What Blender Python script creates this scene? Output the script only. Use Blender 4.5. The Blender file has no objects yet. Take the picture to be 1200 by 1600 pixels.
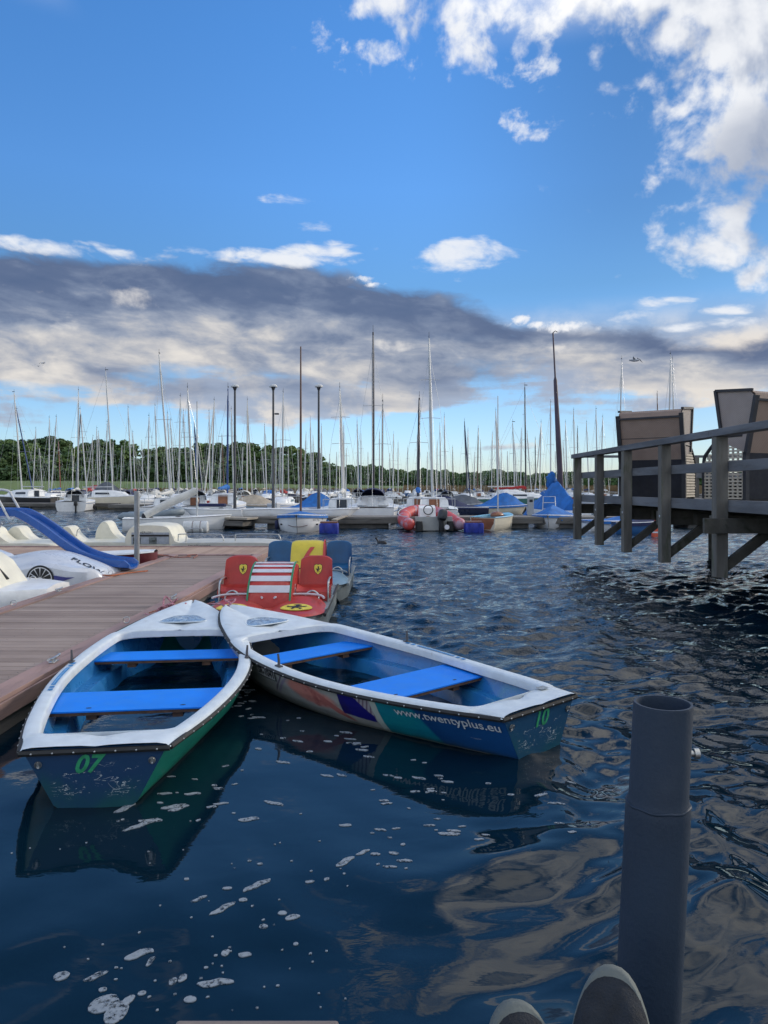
import bpy, bmesh, math, random
import numpy as np
from mathutils import Vector, Matrix
R=math.radians
random.seed(7); rng=np.random.default_rng(11)
scn=bpy.context.scene
COL=scn.collection
# ------------------------------------------------------------ camera
H=1.75; F=1160.0; HY=762.0
cam=bpy.data.cameras.new('camera'); camo=bpy.data.objects.new('camera',cam); COL.objects.link(camo)
camo.location=(0,0,H); camo.rotation_euler=(R(90),0,0)
cam.sensor_fit='VERTICAL'; cam.sensor_height=36; cam.sensor_width=27
cam.lens=F/1600*36; cam.shift_y=-38/1600; cam.clip_start=.05; cam.clip_end=12000
scn.camera=camo
scn.view_settings.view_transform='Standard'; scn.view_settings.look='None'
scn.view_settings.gamma=1; scn.view_settings.exposure=0.0
SUN_EL=R(20); SUN_AZ=R(62)          # clockwise from +Y
# ------------------------------------------------------------ sun
sl=bpy.data.lights.new('sun','SUN'); so=bpy.data.objects.new('sun',sl); COL.objects.link(so)
sl.energy=1.9; sl.angle=R(10); sl.color=(1,.86,.70)
d=Vector((math.sin(SUN_AZ)*math.cos(SUN_EL),math.cos(SUN_AZ)*math.cos(SUN_EL),math.sin(SUN_EL)))
so.rotation_euler=d.to_track_quat('Z','Y').to_euler()
# ------------------------------------------------------------ node helper
class NT:
    def __init__(s,nt): s.nt=nt
    def new(s,t,**k):
        n=s.nt.nodes.new(t)
        for a,b in k.items(): setattr(n,a,b)
        return n
    def val(s,v): return v
    def put(s,sock,v):
        if isinstance(v,E): s.nt.links.new(v.s,sock)
        elif v is not None: sock.default_value=v
    def math(s,op,a,b=None,c=None,clamp=False):
        n=s.new('ShaderNodeMath',operation=op,use_clamp=clamp)
        s.put(n.inputs[0],a)
        if b is not None: s.put(n.inputs[1],b)
        if c is not None: s.put(n.inputs[2],c)
        return E(s,n.outputs[0])
    def ss(s,x,a,b,lo=0.,hi=1.):
        n=s.new('ShaderNodeMapRange',interpolation_type='SMOOTHSTEP')
        for i,v in enumerate((x,a,b,lo,hi)): s.put(n.inputs[i],v)
        return E(s,n.outputs[0])
    def vec(s,x,y,z):
        n=s.new('ShaderNodeCombineXYZ')
        for i,v in enumerate((x,y,z)): s.put(n.inputs[i],v)
        return E(s,n.outputs[0])
    def noise(s,v,scale,detail=6,rough=.55,dist=0.,out=0):
        n=s.new('ShaderNodeTexNoise'); s.put(n.inputs['Vector'],v); s.put(n.inputs['Scale'],scale)
        n.inputs['Detail'].default_value=detail; n.inputs['Roughness'].default_value=rough; n.inputs['Distortion'].default_value=dist
        return E(s,n.outputs[out])
    def mix(s,f,a,b):
        n=s.new('ShaderNodeMix',data_type='RGBA'); s.put(n.inputs[0],f)
        for i,v in ((6,a),(7,b)):
            if isinstance(v,(tuple,list)): v=tuple(v)+(1,) if len(v)==3 else v
            s.put(n.inputs[i],v)
        return E(s,n.outputs[2])
    def ramp(s,f,stops,interp='LINEAR'):
        n=s.new('ShaderNodeValToRGB'); s.put(n.inputs[0],f); cr=n.color_ramp; cr.interpolation=interp
        while len(cr.elements)>1: cr.elements.remove(cr.elements[-1])
        for i,(p,c) in enumerate(stops):
            e=cr.elements[0] if i==0 else cr.elements.new(p)
            e.position=p; e.color=(c,c,c,1) if not isinstance(c,(tuple,list)) else tuple(c)+(1,)
        return E(s,n.outputs[0])
    def sep(s,v):
        n=s.new('ShaderNodeSeparateXYZ'); s.put(n.inputs[0],v); return [E(s,o) for o in n.outputs]
class E:
    def __init__(s,t,sock): s.t=t; s.s=sock
    def __add__(s,o): return s.t.math('ADD',s,o)
    __radd__=__add__
    def __sub__(s,o): return s.t.math('SUBTRACT',s,o)
    def __rsub__(s,o): return s.t.math('SUBTRACT',o,s)
    def __mul__(s,o): return s.t.math('MULTIPLY',s,o)
    __rmul__=__mul__
    def __truediv__(s,o): return s.t.math('DIVIDE',s,o)
    def max(s,o): return s.t.math('MAXIMUM',s,o)
    def min(s,o): return s.t.math('MINIMUM',s,o)
    def cl(s): return s.t.math('MULTIPLY',s,1.,clamp=True)
# ------------------------------------------------------------ world
w=bpy.data.worlds.new('World'); scn.world=w; w.use_nodes=True
w.node_tree.nodes.clear(); T=NT(w.node_tree)
STR=.15; OB=2.5
def srgb(r,g,b):
    f=lambda c:(c/255/12.92) if c/255<=.04045 else ((c/255+.055)/1.055)**2.4
    return (f(r),f(g),f(b))
def A(px,py):
    u=(px-600)/F; v=(HY-py)/F; return math.atan(u), math.atan(v/math.sqrt(1+u*u))
tc=T.new('ShaderNodeTexCoord'); gx,gy,gz=T.sep(E(T,tc.outputs['Generated']))
az=T.math('ARCTAN2',gx,gy); el=T.math('ARCSINE',gz)
sky=T.new('ShaderNodeTexSky',sky_type='NISHITA'); sky.sun_disc=False; sky.sun_elevation=SUN_EL; sky.sun_rotation=SUN_AZ
sky.altitude=100; sky.air_density=1.1; sky.dust_density=.5; sky.ozone_density=2.0
tint=T.ramp(el,[(0,(.46,.58,.88)),(.05,(.44,.57,.84)),(.16,(.33,.47,.66)),(.26,(.27,.44,.61)),(.38,(.30,.53,.79)),(.55,(.28,.55,.84)),(1,(.30,.56,.85))])
vm=T.new('ShaderNodeVectorMath',operation='MULTIPLY'); w.node_tree.links.new(sky.outputs[0],vm.inputs[0]); w.node_tree.links.new(tint.s,vm.inputs[1])
vs_=T.new('ShaderNodeVectorMath',operation='SCALE'); w.node_tree.links.new(vm.outputs[0],vs_.inputs[0]); T.put(vs_.inputs['Scale'],1.9-T.ss(az,-.2,.5)*(T.ss(el,.02,.34,1.,0.)*.36+.46)-T.ss(az,.02,.35)*T.ss(el,.20,.38)*.42)
skyc=E(T,vs_.outputs[0])
P=T.vec(az,el,0.)
Pw=T.vec(az,el*2.2,0.)
nb=T.noise(Pw,5.5,9,.56,.25)          # big billows
nf=T.noise(P,13.,9,.6,.3)              # finer
Pst=T.vec(az,el*5.5,3.)
ns=T.noise(Pst,4.,8,.55,.2)           # streaks
nk=(T.noise(P,9.,10,.62,.35)-.5)+(T.noise(T.vec(az,el*1.3,7.),26.,8,.6,.2)-.5)*.55+.5
def scl(c,k): return tuple(v*k/STR for v in c)
def W2(c): return scl(srgb(*c),1.)
azn=(az+.7)/1.4
def profile(pts):
    st=[]
    for px,py in pts:
        a,e=A(px,py); st.append(((a+.7)/1.4,e))
    return T.ramp(azn,st)
top=profile([(-140,400),(0,396),(120,400),(190,404),(260,404),(400,410),(500,425),(560,438),(640,450),(700,462),(760,486),(800,508),(900,514),(1000,517),(1060,530),(1120,534),(1200,524),(1300,515)])
bot=profile([(-140,604),(0,612),(200,614),(330,600),(440,612),(560,622),(700,612),(820,594),(900,578),(1000,596),(1100,586),(1200,600)])
# low cloud layer under the bank
covl=T.ss(el,A(600,705)[1],A(600,600)[1],-.16,.14)
lowm=T.ss(ns+covl+(nk-.5)*.4,.47,.60)*T.ss(el,A(600,742)[1],A(600,690)[1])*T.ss(el,A(600,560)[1],A(600,470)[1],1.,0.)
lowc=T.mix(T.ss(nb+(nf-.5)*.6,.42,.62),W2((168,178,198)),W2((238,228,216)))
c=T.mix(lowm*.92,skyc,lowc)
# bank
nw=T.noise(T.vec(az*1.0+el*.6,el*3.2,1.),7.,7,.52,.5)        # wispy, drawn out
nwf=T.noise(T.vec(az+el*.4,el*2.2,4.),19.,7,.58,.4)
mA=T.ss(top-el+(nwf-.5)*.035+(nw-.5)*.045,-.008,.014)*T.ss(el-bot+(nb-.5)*.05+(ns-.5)*.08+(nwf-.5)*.05,-.024,.026)
h=(el-bot)/(top-bot)                       # 0 bottom 1 top
leftw=T.ss(az,-.50,.05,1.,0.)
lum=(nb-.5)*1.5+(nw-.5)*1.6+(nwf-.5)*.9+T.ss(h,.35,.85,.30,-.30)+leftw*T.ss(h,.35,.6,.06,.12)*T.ss(h,.7,.85,1.,-.6)+.19-T.ss(h,.0,.25,.10,0.)
bankc=T.ramp(T.ss(lum,-.75,1.15),[(0,srgb(84,103,138)),(.30,srgb(98,114,146)),(.50,srgb(122,136,163)),(.68,srgb(156,165,183)),(.82,srgb(192,193,198)),(1,srgb(238,232,224))])
n=T.new('ShaderNodeVectorMath',operation='SCALE'); w.node_tree.links.new(bankc.s,n.inputs[0]); n.inputs['Scale'].default_value=1/STR
bankc=E(T,n.outputs[0])
# thin dark veil reaching up to the right of the bank
c=T.mix(mA*.97,c,bankc)
def blobs(lst,noise,k=1.5,nz=None):
    m=None
    for px,py,rx,ry,amp in lst:
        a,e=A(px,py); ra=rx/F; re=ry/F
        dx=(az-a)*(1/ra); dy=(el-e)*(1/re)
        f=(1.-(dx*dx+dy*dy))*amp
        m=f if m is None else m.max(f)
    m=m.max(-2.)
    return m+(noise-.5)*k
big=[(1120,60,200,120,1.),(1060,120,120,110,1.),(1190,190,130,150,1.1),(1230,20,260,260,1.2),(1000,90,70,60,.9),(960,100,46,60,.8),
     (980,-70,330,90,1.),(760,10,130,44,.7),(665,55,46,44,.75),(730,50,60,60,.7),(600,5,60,26,.6),(870,10,120,45,.8),(1190,270,90,110,.9),(1090,230,60,60,.7),
     (1165,375,112,40,1.),(1195,425,44,26,.8)]
med=[(835,106,46,16,.8),(585,76,48,16,.7),(780,95,50,26,.6),(650,108,26,14,.5),(848,198,50,24,.8),(825,180,34,12,.5),(935,190,44,20,.9),(970,170,30,16,.6),(490,90,60,26,.3)]
thin=[(725,400,92,30,.95),(1070,511,34,9,1.),(985,494,40,10,.9),(1145,482,34,10,1.),(1130,502,26,8,.8),(490,351,26,7,.45),(450,313,34,7,.4),(1040,468,34,8,.5),(770,385,40,14,.4),(1150,508,30,8,.6),
      (165,397,150,13,1.1),(150,384,44,7,.7),(400,400,150,12,1.05),(505,394,60,10,.9),(560,384,50,7,.4)]
nc=(T.noise(P,8.,8,.56,.3)-.5)+(T.noise(T.vec(az,el*1.2,7.),24.,7,.55,.25)-.5)*.5+.5
fB=blobs(big,nc,6.4)+(nb-.5)*1.2-.15
mB=T.ss(fB,-.15,1.15)
fM=blobs(med,nk,7.5)-.35
mM=T.ss(fM,-.15,1.2)*.8
fS=blobs(thin,nw,5.2)+(nwf-.5)*3.4-.25
mS=T.ss(fS,-.2,1.2)
# overhead and behind: unseen broken cloud, mostly right, brightened to lift the ambient light
nv=T.noise(T.vec(az,el*1.4,5.),4.5,3,.45,.6)
ovr=T.ss(el,.52,.68)*T.ss(nv+T.ss(az,-.15,.32,-.22,.13),.42,.66)
beh=T.ss(T.math('ABSOLUTE',az),.75,1.0)*T.ss(nb+(nf-.5)*.3,.46,.58)*T.ss(el,.9,1.3,1.,.3)
mO=ovr.max(beh)
n2=T.noise(T.vec(az-.020,el+.022,.0),8.,5,.55,.3); n1=T.noise(P,8.,5,.55,.3)
lit=T.ss((n1-n2)*3.2+(nc-.5)*.8+T.ss(fB,.2,2.6,.20,-.12)+(nb-.5)*.9,-.55,.35)
cum=T.mix(lit,W2((158,172,198)),W2((244,246,250)))
gz_=blobs([(1200,255,110,80,1.)],nb,1.2)
cum=T.mix(T.ss(gz_,-.3,1.)*.7,cum,W2((146,158,182)))
c=T.mix(mB*.97,c,cum)
c=T.mix(mM,c,T.mix(lit,W2((200,215,238)),W2((246,248,252))))
c=T.mix(mS*.93,c,T.mix(nc,W2((225,232,244)),W2((253,253,253))))
crest=blobs([(812,501,17,11,.8),(835,508,16,7,.6),(870,512,34,9,.6),(905,510,26,9,.6),(935,513,12,6,.9),(560,436,30,8,.7),(590,446,30,6,.5),(795,508,14,6,.7)],nk,5.5)-.15
c=T.mix(T.ss(crest,.1,.8)*.92,c,W2((250,250,252)))
sp=blobs([(632,540,30,10,.9),(715,545,18,8,.8),(20,455,60,14,.7),(190,460,50,18,.5),(195,572,40,9,.6),(880,545,40,9,.6),(600,538,24,10,.6),(100,500,60,14,.4)],nc,5.6)+(nwf-.5)*2.
c=T.mix(T.ss(sp-.35,.0,1.4)*.75,c,W2((240,236,232)))
c=T.mix(mO*.9,c,T.mix(T.ss(nv,.42,.72),tuple(v*OB for v in W2((190,192,195))),tuple(v*OB for v in W2((238,232,220)))))
bg=T.new('ShaderNodeBackground'); bg.inputs['Strength'].default_value=STR
w.node_tree.links.new(c.s,bg.inputs['Color'])
out=T.new('ShaderNodeOutputWorld'); w.node_tree.links.new(bg.outputs[0],out.inputs['Surface'])
# ------------------------------------------------------------ materials
MATS={}
def mat(name,col,rough=.5,var=0.,vs=6.,bump=0.,bs=30.,metal=0.,spec=None,coat=0.,dirt=None,ds=3.,dth=(.5,.7),aniso=(1,1,1)):
    """procedural: base colour, noise variation, bump, optional dirt patches"""
    if name in MATS: return MATS[name]
    m=bpy.data.materials.new(name); m.use_nodes=True; nt=m.node_tree; nt.nodes.clear(); t=NT(nt)
    b=t.new('ShaderNodeBsdfPrincipled'); o=t.new('ShaderNodeOutputMaterial'); nt.links.new(b.outputs[0],o.inputs[0])
    tcn=t.new('ShaderNodeTexCoord'); v=E(t,tcn.outputs['Object'])
    if aniso!=(1,1,1):
        mp=t.new('ShaderNodeMapping'); mp.inputs['Scale'].default_value=aniso; nt.links.new(v.s,mp.inputs[0]); v=E(t,mp.outputs[0])
    c=tuple(col)+(1,)
    if var>0:
        f=t.noise(v,vs,5,.6)
        lo=tuple(x*(1-var) for x in col); hi=tuple(min(1,x*(1+var)) for x in col)
        c=t.mix(t.ss(f,.3,.7),lo,hi)
    if dirt:
        f=t.noise(v,ds,7,.65,.4); c=t.mix(t.ss(f,dth[0],dth[1]),c,dirt)
    t.put(b.inputs['Base Color'],c)
    rn=t.noise(v,vs*2,3,.5) if var>0 else None
    if rn: t.put(b.inputs['Roughness'],t.ss(rn,.2,.8,max(0,rough-.08),min(1,rough+.1)))
    else: b.inputs['Roughness'].default_value=rough
    b.inputs['Metallic'].default_value=metal
    if coat: b.inputs['Coat Weight'].default_value=coat; b.inputs['Coat Roughness'].default_value=.15
    if bump>0:
        bn=t.new('ShaderNodeBump'); bn.inputs['Strength'].default_value=bump; bn.inputs['Distance'].default_value=.01
        f=t.noise(v,bs,6,.6); nt.links.new(f.s,bn.inputs['Height']); nt.links.new(bn.outputs[0],b.inputs['Normal'])
    MATS[name]=m; return m
def custom(name,fn):
    m=bpy.data.materials.new(name); m.use_nodes=True; nt=m.node_tree; nt.nodes.clear(); t=NT(nt)
    b=t.new('ShaderNodeBsdfPrincipled'); o=t.new('ShaderNodeOutputMaterial'); nt.links.new(b.outputs[0],o.inputs[0])
    tcn=t.new('ShaderNodeTexCoord'); fn(t,b,tcn); MATS[name]=m; return m
def bumpto(t,b,hgt,strength,dist=.01):
    bn=t.new('ShaderNodeBump'); bn.inputs['Strength'].default_value=strength; bn.inputs['Distance'].default_value=dist
    t.put(bn.inputs['Height'],hgt); t.nt.links.new(bn.outputs[0],b.inputs['Normal'])
# ------------------------------------------------------------ mesh builder
class MB:
    def __init__(s): s.v=[]; s.f=[]; s.uv={}; s.mi=[]
    def add(s,vs,fs,mi=0):
        o=len(s.v); s.v+= [tuple(v) for v in vs]; s.f+=[tuple(i+o for i in f) for f in fs]; s.mi+=[mi]*len(fs); return s
    def box(s,c,sz,rot=None,bev=0,mi=0):
        x,y,z=[a/2 for a in sz]
        if bev>0:
            bev=min(bev,x*.9,y*.9,z*.9); vs=[]
            bm=bmesh.new(); bmesh.ops.create_cube(bm,size=1)
            for v in bm.verts: v.co=Vector((v.co.x*sz[0],v.co.y*sz[1],v.co.z*sz[2]))
            bmesh.ops.bevel(bm,geom=bm.edges[:],offset=bev,segments=2,affect='EDGES',profile=.5)
            bm.verts.index_update(); vs=[v.co.copy() for v in bm.verts]; fs=[[v.index for v in f.verts] for f in bm.faces]; bm.free()
        else:
            vs=[Vector(p) for p in ((-x,-y,-z),(x,-y,-z),(x,y,-z),(-x,y,-z),(-x,-y,z),(x,-y,z),(x,y,z),(-x,y,z))]
            fs=[(0,3,2,1),(4,5,6,7),(0,1,5,4),(1,2,6,5),(2,3,7,6),(3,0,4,7)]
        if rot is not None: vs=[rot@v for v in vs]
        c=Vector(c); return s.add([v+c for v in vs],fs,mi)
    def beam(s,a,b,w,h,up=(0,0,1),bev=0):
        a=Vector(a); b=Vector(b); d=b-a; L=d.length; y=d.normalized(); up=Vector(up)
        if abs(y.dot(up))>.98: up=Vector((1,0,0))
        x=y.cross(up).normalized(); z=x.cross(y)
        m=Matrix((x,y,z)).transposed()
        return s.box((a+b)/2,(w,L,h),m,bev)
    def tube(s,pts,r,n=8,cap=True,mi=0):
        pts=[Vector(p) for p in pts]; k=len(pts); rs=r if isinstance(r,(list,tuple)) else [r]*k
        vs=[];fs=[]; prev=None
        for i,p in enumerate(pts):
            d=(pts[min(i+1,k-1)]-pts[max(i-1,0)]).normalized()
            if prev is None:
                a=Vector((0,0,1)) if abs(d.z)<.9 else Vector((1,0,0)); x=d.cross(a).normalized()
            else: x=(prev-d*prev.dot(d)).normalized()
            prev=x; y=d.cross(x)
            for j in range(n):
                t=2*math.pi*j/n; vs.append(p+(x*math.cos(t)+y*math.sin(t))*rs[i])
        for i in range(k-1):
            for j in range(n):
                a=i*n+j; b=i*n+(j+1)%n; fs.append((a,b,b+n,a+n))
        if cap: fs.append(tuple(range(n))[::-1]); fs.append(tuple((k-1)*n+j for j in range(n)))
        return s.add(vs,fs,mi)
    def grid(s,rows,close=False,mi=0,flip=False):
        n=len(rows[0]); vs=[p for r in rows for p in r]; fs=[]
        for i in range(len(rows)-1):
            for j in range(n if close else n-1):
                a=i*n+j; b=i*n+(j+1)%n; q=(a,b,b+n,a+n); fs.append(q[::-1] if flip else q)
        return s.add(vs,fs,mi)
    def disc(s,c,nrm,r,n=20,mi=0,ry=None):
        c=Vector(c); q=Vector(nrm).to_track_quat('Z','Y'); ry=ry or r
        vs=[c+q@Vector((r*math.cos(2*math.pi*j/n),ry*math.sin(2*math.pi*j/n),0)) for j in range(n)]
        return s.add(vs,[tuple(range(n))],mi)
    def prism(s,poly,h0,h1,axis='z',mi=0):
        def P3(p,h):
            return (p[0],p[1],h) if axis=='z' else ((p[0],h,p[1]) if axis=='y' else (h,p[0],p[1]))
        n=len(poly); vs=[P3(p,h0) for p in poly]+[P3(p,h1) for p in poly]
        fs=[tuple(range(n))[::-1],tuple(range(n,2*n))]+[(i,(i+1)%n,(i+1)%n+n,i+n) for i in range(n)]
        return s.add(vs,fs,mi)
    def ellip(s,c,r,nu=16,nv=10,mi=0,fn=None):
        rows=[]
        for i in range(nv+1):
            ph=math.pi*i/nv-math.pi/2; row=[]
            for j in range(nu):
                th=2*math.pi*j/nu; p=Vector((math.cos(ph)*math.cos(th),math.cos(ph)*math.sin(th),math.sin(ph)))
                if fn: p=fn(p)
                row.append((c[0]+p.x*r[0],c[1]+p.y*r[1],c[2]+p.z*r[2]))
            rows.append(row)
        return s.grid(rows,True,mi)
    def mesh(s,name,mats,smooth=None,recalc=True):
        me=bpy.data.meshes.new(name); me.from_pydata(s.v,[],s.f)
        if not isinstance(mats,(list,tuple)): mats=[mats]
        for m in mats: me.materials.append(m)
        if any(s.mi): me.polygons.foreach_set('material_index',s.mi)
        if recalc:
            bm=bmesh.new(); bm.from_mesh(me); bmesh.ops.remove_doubles(bm,verts=bm.verts,dist=1e-5)
            bmesh.ops.recalc_face_normals(bm,faces=bm.faces); bm.to_mesh(me); bm.free()
        if smooth is not None:
            me.polygons.foreach_set('use_smooth',[True]*len(me.polygons))
            me.set_sharp_from_angle(angle=R(smooth))
        return me
    def build(s,name,mats,parent=None,smooth=None,loc=None,recalc=True):
        o=bpy.data.objects.new(name,s.mesh(name,mats,smooth,recalc)); COL.objects.link(o)
        if parent is not None: o.parent=parent
        if loc is not None: o.location=loc
        return o
def obj(name,me,parent=None,loc=None,rot=None):
    o=bpy.data.objects.new(name,me); COL.objects.link(o)
    if parent is not None: o.parent=parent
    if loc is not None: o.location=loc
    if rot is not None: o.rotation_euler=rot
    return o
def tag(o,label,cat,group=None,kind=None):
    o['label']=label; o['category']=cat
    if group: o['group']=group
    if kind: o['kind']=kind
    return o
def thing(name,label,cat,loc=(0,0,0),rz=0,group=None):
    o=bpy.data.objects.new(name,None); COL.objects.link(o); o.empty_display_size=.2
    o.location=loc; o.rotation_euler=(0,0,rz); return tag(o,label,cat,group)
def struct(o,label=None):
    o['kind']='structure'
    if label: o['label']=label
    return o
def PW(px,py,z=0.):
    Y=F*(H-z)/(py-HY); return Vector(((px-600)/F*Y,Y,z))
def PY(px,py,Y): return Vector(((px-600)/F*Y,Y,H-(py-HY)/F*Y))
def text_geo(s,size=1.,shear=0.,bold=0.,align='LEFT',sp=1.):
    cu=bpy.data.curves.new('t','FONT'); cu.body=s; cu.size=size; cu.shear=shear; cu.offset=bold; cu.align_x=align; cu.space_character=sp
    cu.resolution_u=3
    o=bpy.data.objects.new('t',cu); COL.objects.link(o)
    dg=bpy.context.evaluated_depsgraph_get(); dg.update()
    me=bpy.data.meshes.new_from_object(o.evaluated_get(dg))
    vs=[v.co.copy() for v in me.vertices]; fs=[tuple(p.vertices) for p in me.polygons]
    bpy.data.objects.remove(o); bpy.data.curves.remove(cu); bpy.data.meshes.remove(me)
    return vs,fs
def text_part(name,s,m,parent,fn,size=1.,**k):
    cuts=k.pop('cuts',0); vs,fs=text_geo(s,size,**k)
    if cuts:
        bm=bmesh.new(); bv=[bm.verts.new(v) for v in vs]
        for f in fs: bm.faces.new([bv[i] for i in f])
        bmesh.ops.triangulate(bm,faces=bm.faces[:])
        for _ in range(cuts): bmesh.ops.subdivide_edges(bm,edges=[e for e in bm.edges if e.calc_length()>size*.05],cuts=1); bmesh.ops.triangulate(bm,faces=bm.faces[:])
        bm.verts.index_update(); vs=[v.co.copy() for v in bm.verts]; fs=[tuple(v.index for v in f.verts) for f in bm.faces]; bm.free()
    b=MB(); b.add([fn(v.x,v.y) for v in vs],fs)
    return b.build(name,m,parent,recalc=False)
def crom(xs,ys,x):
    if x<=xs[0]: return ys[0]
    if x>=xs[-1]: return ys[-1]
    i=max(j for j in range(len(xs)-1) if xs[j]<=x)
    def sl(k):
        if k==0: return (ys[1]-ys[0])/(xs[1]-xs[0])
        if k==len(xs)-1: return (ys[-1]-ys[-2])/(xs[-1]-xs[-2])
        return (ys[k+1]-ys[k-1])/(xs[k+1]-xs[k-1])
    h=xs[i+1]-xs[i]; t=(x-xs[i])/h
    return (2*t**3-3*t*t+1)*ys[i]+(t**3-2*t*t+t)*h*sl(i)+(-2*t**3+3*t*t)*ys[i+1]+(t**3-t*t)*h*sl(i+1)
# ============================================================ WATER
def water_mat(t,b,tcn):
    v=E(t,tcn.outputs['Object']); x,y,z=t.sep(v)
    b.inputs['Base Color'].default_value=(.002,.013,.025,1); b.inputs['Roughness'].default_value=.03; b.inputs['IOR'].default_value=1.333
    dist=t.math('SQRT',x*x+y*y)
    n1=t.noise(t.vec(x,y*1.6,z),3.2,4,.55,.4); n2=t.noise(t.vec(x*.8,y*1.5,z),.9,4,.6,.3); n3=t.noise(t.vec(x,y*1.3,z),11.,3,.5,.2)
    near=t.ss(dist,5.,14.)
    hgt=n1*t.ss(dist,5.,12.,.03,.9)+n2*t.ss(dist,20.,50.,.0,2.2)+n3*t.ss(dist,5.,9.,.004,.16)*t.ss(dist,25.,60.,1.,0.)
    bumpto(t,b,hgt,1.,.055)
water=custom('water_mat',water_mat)
NW=64
wl=np.exp(rng.uniform(math.log(.13),math.log(1.7),NW)); th=rng.normal(-.25,.75,NW)   # travel direction about +Y
kx=np.sin(th)*2*math.pi/wl; ky=np.cos(th)*2*math.pi/wl; ph=rng.uniform(0,6.28,NW)
def sstep(x,a,b):
    q=np.clip((x-a)/(b-a),0,1); return q*q*(3-2*q)
def wave(X,Y):
    X=np.asarray(X,float); Y=np.asarray(Y,float)
    rightc=sstep(X/np.maximum(Y,.5),-.05,.35)
    calm=1-sstep(Y+rightc*2.3,4.8,8.6)            # calm water close in
    z=np.zeros_like(X)
    wx=X+.22*np.sin(Y*1.3+.5)+.12*np.sin(X*2.1+Y*.7); wy=Y+.18*np.sin(X*1.7+1.)+.1*np.sin(Y*2.3-X)
    for i in range(NW):
        l=wl[i]
        amp_ch=.0150*l**.88 if l<.8 else .011
        cal=(.0034+.0135*rightc)*l if l>.42 else (.0006+.0030*rightc)*l
        spac=.0042*Y*2.4                          # fade waves the mesh cannot carry
        fade=np.clip((l-spac)/(spac+1e-6),0,1)
        a=(amp_ch*(1-calm)+cal*calm)*.47*fade
        s=np.sin(kx[i]*wx+ky[i]*wy+ph[i])
        z+=a*(s+.25*s*s)
    # lee of the boats and pier
    lee=np.exp(-(((X+1.2)/2.2)**2+((Y-5.5)/2.2)**2)); z*=1-.72*lee
    return z
ys=np.exp(np.linspace(math.log(1.1),math.log(62.),620)); us=np.linspace(-1.12,1.12,540)
YY,UU=np.meshgrid(ys,us,indexing='ij'); XX=YY*UU
edge=sstep(YY,1.1,1.5)*(1-sstep(YY,45,62))*(1-sstep(np.abs(UU),1.0,1.11))
ZZ=wave(XX,YY)*edge
nr,nc=YY.shape; co=np.stack([XX,YY,ZZ],-1).reshape(-1,3)
idx=np.arange(nr*nc).reshape(nr,nc)
q=np.stack([idx[:-1,:-1],idx[:-1,1:],idx[1:,1:],idx[1:,:-1]],-1).reshape(-1,4)
y0,y1,u1=1.1,62.,1.12
ex=np.array([(-4000,-40,0),(4000,-40,0),(4000,4000,0),(-4000,4000,0)],float); o=len(co)
co=np.vstack([co,ex]); c00,c01,c10,c11=idx[0,0],idx[0,-1],idx[-1,0],idx[-1,-1]
fl=[list(r) for r in q.tolist()]
fl+=[[o,o+1]+idx[0,::-1].tolist(),[o+1,o+2]+idx[::-1,-1].tolist(),[o+2,o+3]+idx[-1,:].tolist(),[o+3,o]+idx[:,0].tolist()]
# triangulate the outer ring as fans to keep faces planar
me=bpy.data.meshes.new('water'); me.from_pydata(co.tolist(),[],fl[:len(q)])
me.materials.append(water); me.polygons.foreach_set('use_smooth',[True]*len(me.polygons))
wo=struct(obj('water',me))
mb=MB()
L=[tuple(co[i]) for i in idx[:,0]]; Rr=[tuple(co[i]) for i in idx[:,-1]]
bm=bmesh.new(); bm.from_mesh(me); bm.verts.ensure_lookup_table()
cs=[bm.verts.new(tuple(p)) for p in ex]
def fan(c,ids):
    for a,b_ in zip(ids[:-1],ids[1:]):
        f=bm.faces.new((c,bm.verts[a],bm.verts[b_])); f.smooth=True
bm.verts.ensure_lookup_table()
fan(cs[0],idx[::-1,0].tolist()); fan(cs[1],idx[0,::-1].tolist()); fan(cs[2],idx[:,-1][::1].tolist()[::-1][::-1]); fan(cs[3],idx[-1,:].tolist())
for a,b_,c_ in ((cs[0],cs[1],idx[0,0]),(cs[1],cs[2],idx[0,-1]),(cs[2],cs[3],idx[-1,-1]),(cs[3],cs[0],idx[-1,0])):
    bm.faces.new((a,b_,bm.verts[int(c_)]))
bmesh.ops.recalc_face_normals(bm,faces=bm.faces)
bm.faces.ensure_lookup_table()
if bm.faces[0].normal.z<0: bmesh.ops.reverse_faces(bm,faces=bm.faces)
bm.to_mesh(me); bm.free()
def wz(x,y):
    u=abs(x/max(y,.01)); 
    e=float(sstep(y,1.1,1.5)*(1-sstep(u,1.0,1.11)))
    return float(wave(np.array([x]),np.array([y]))[0])*e
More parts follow.
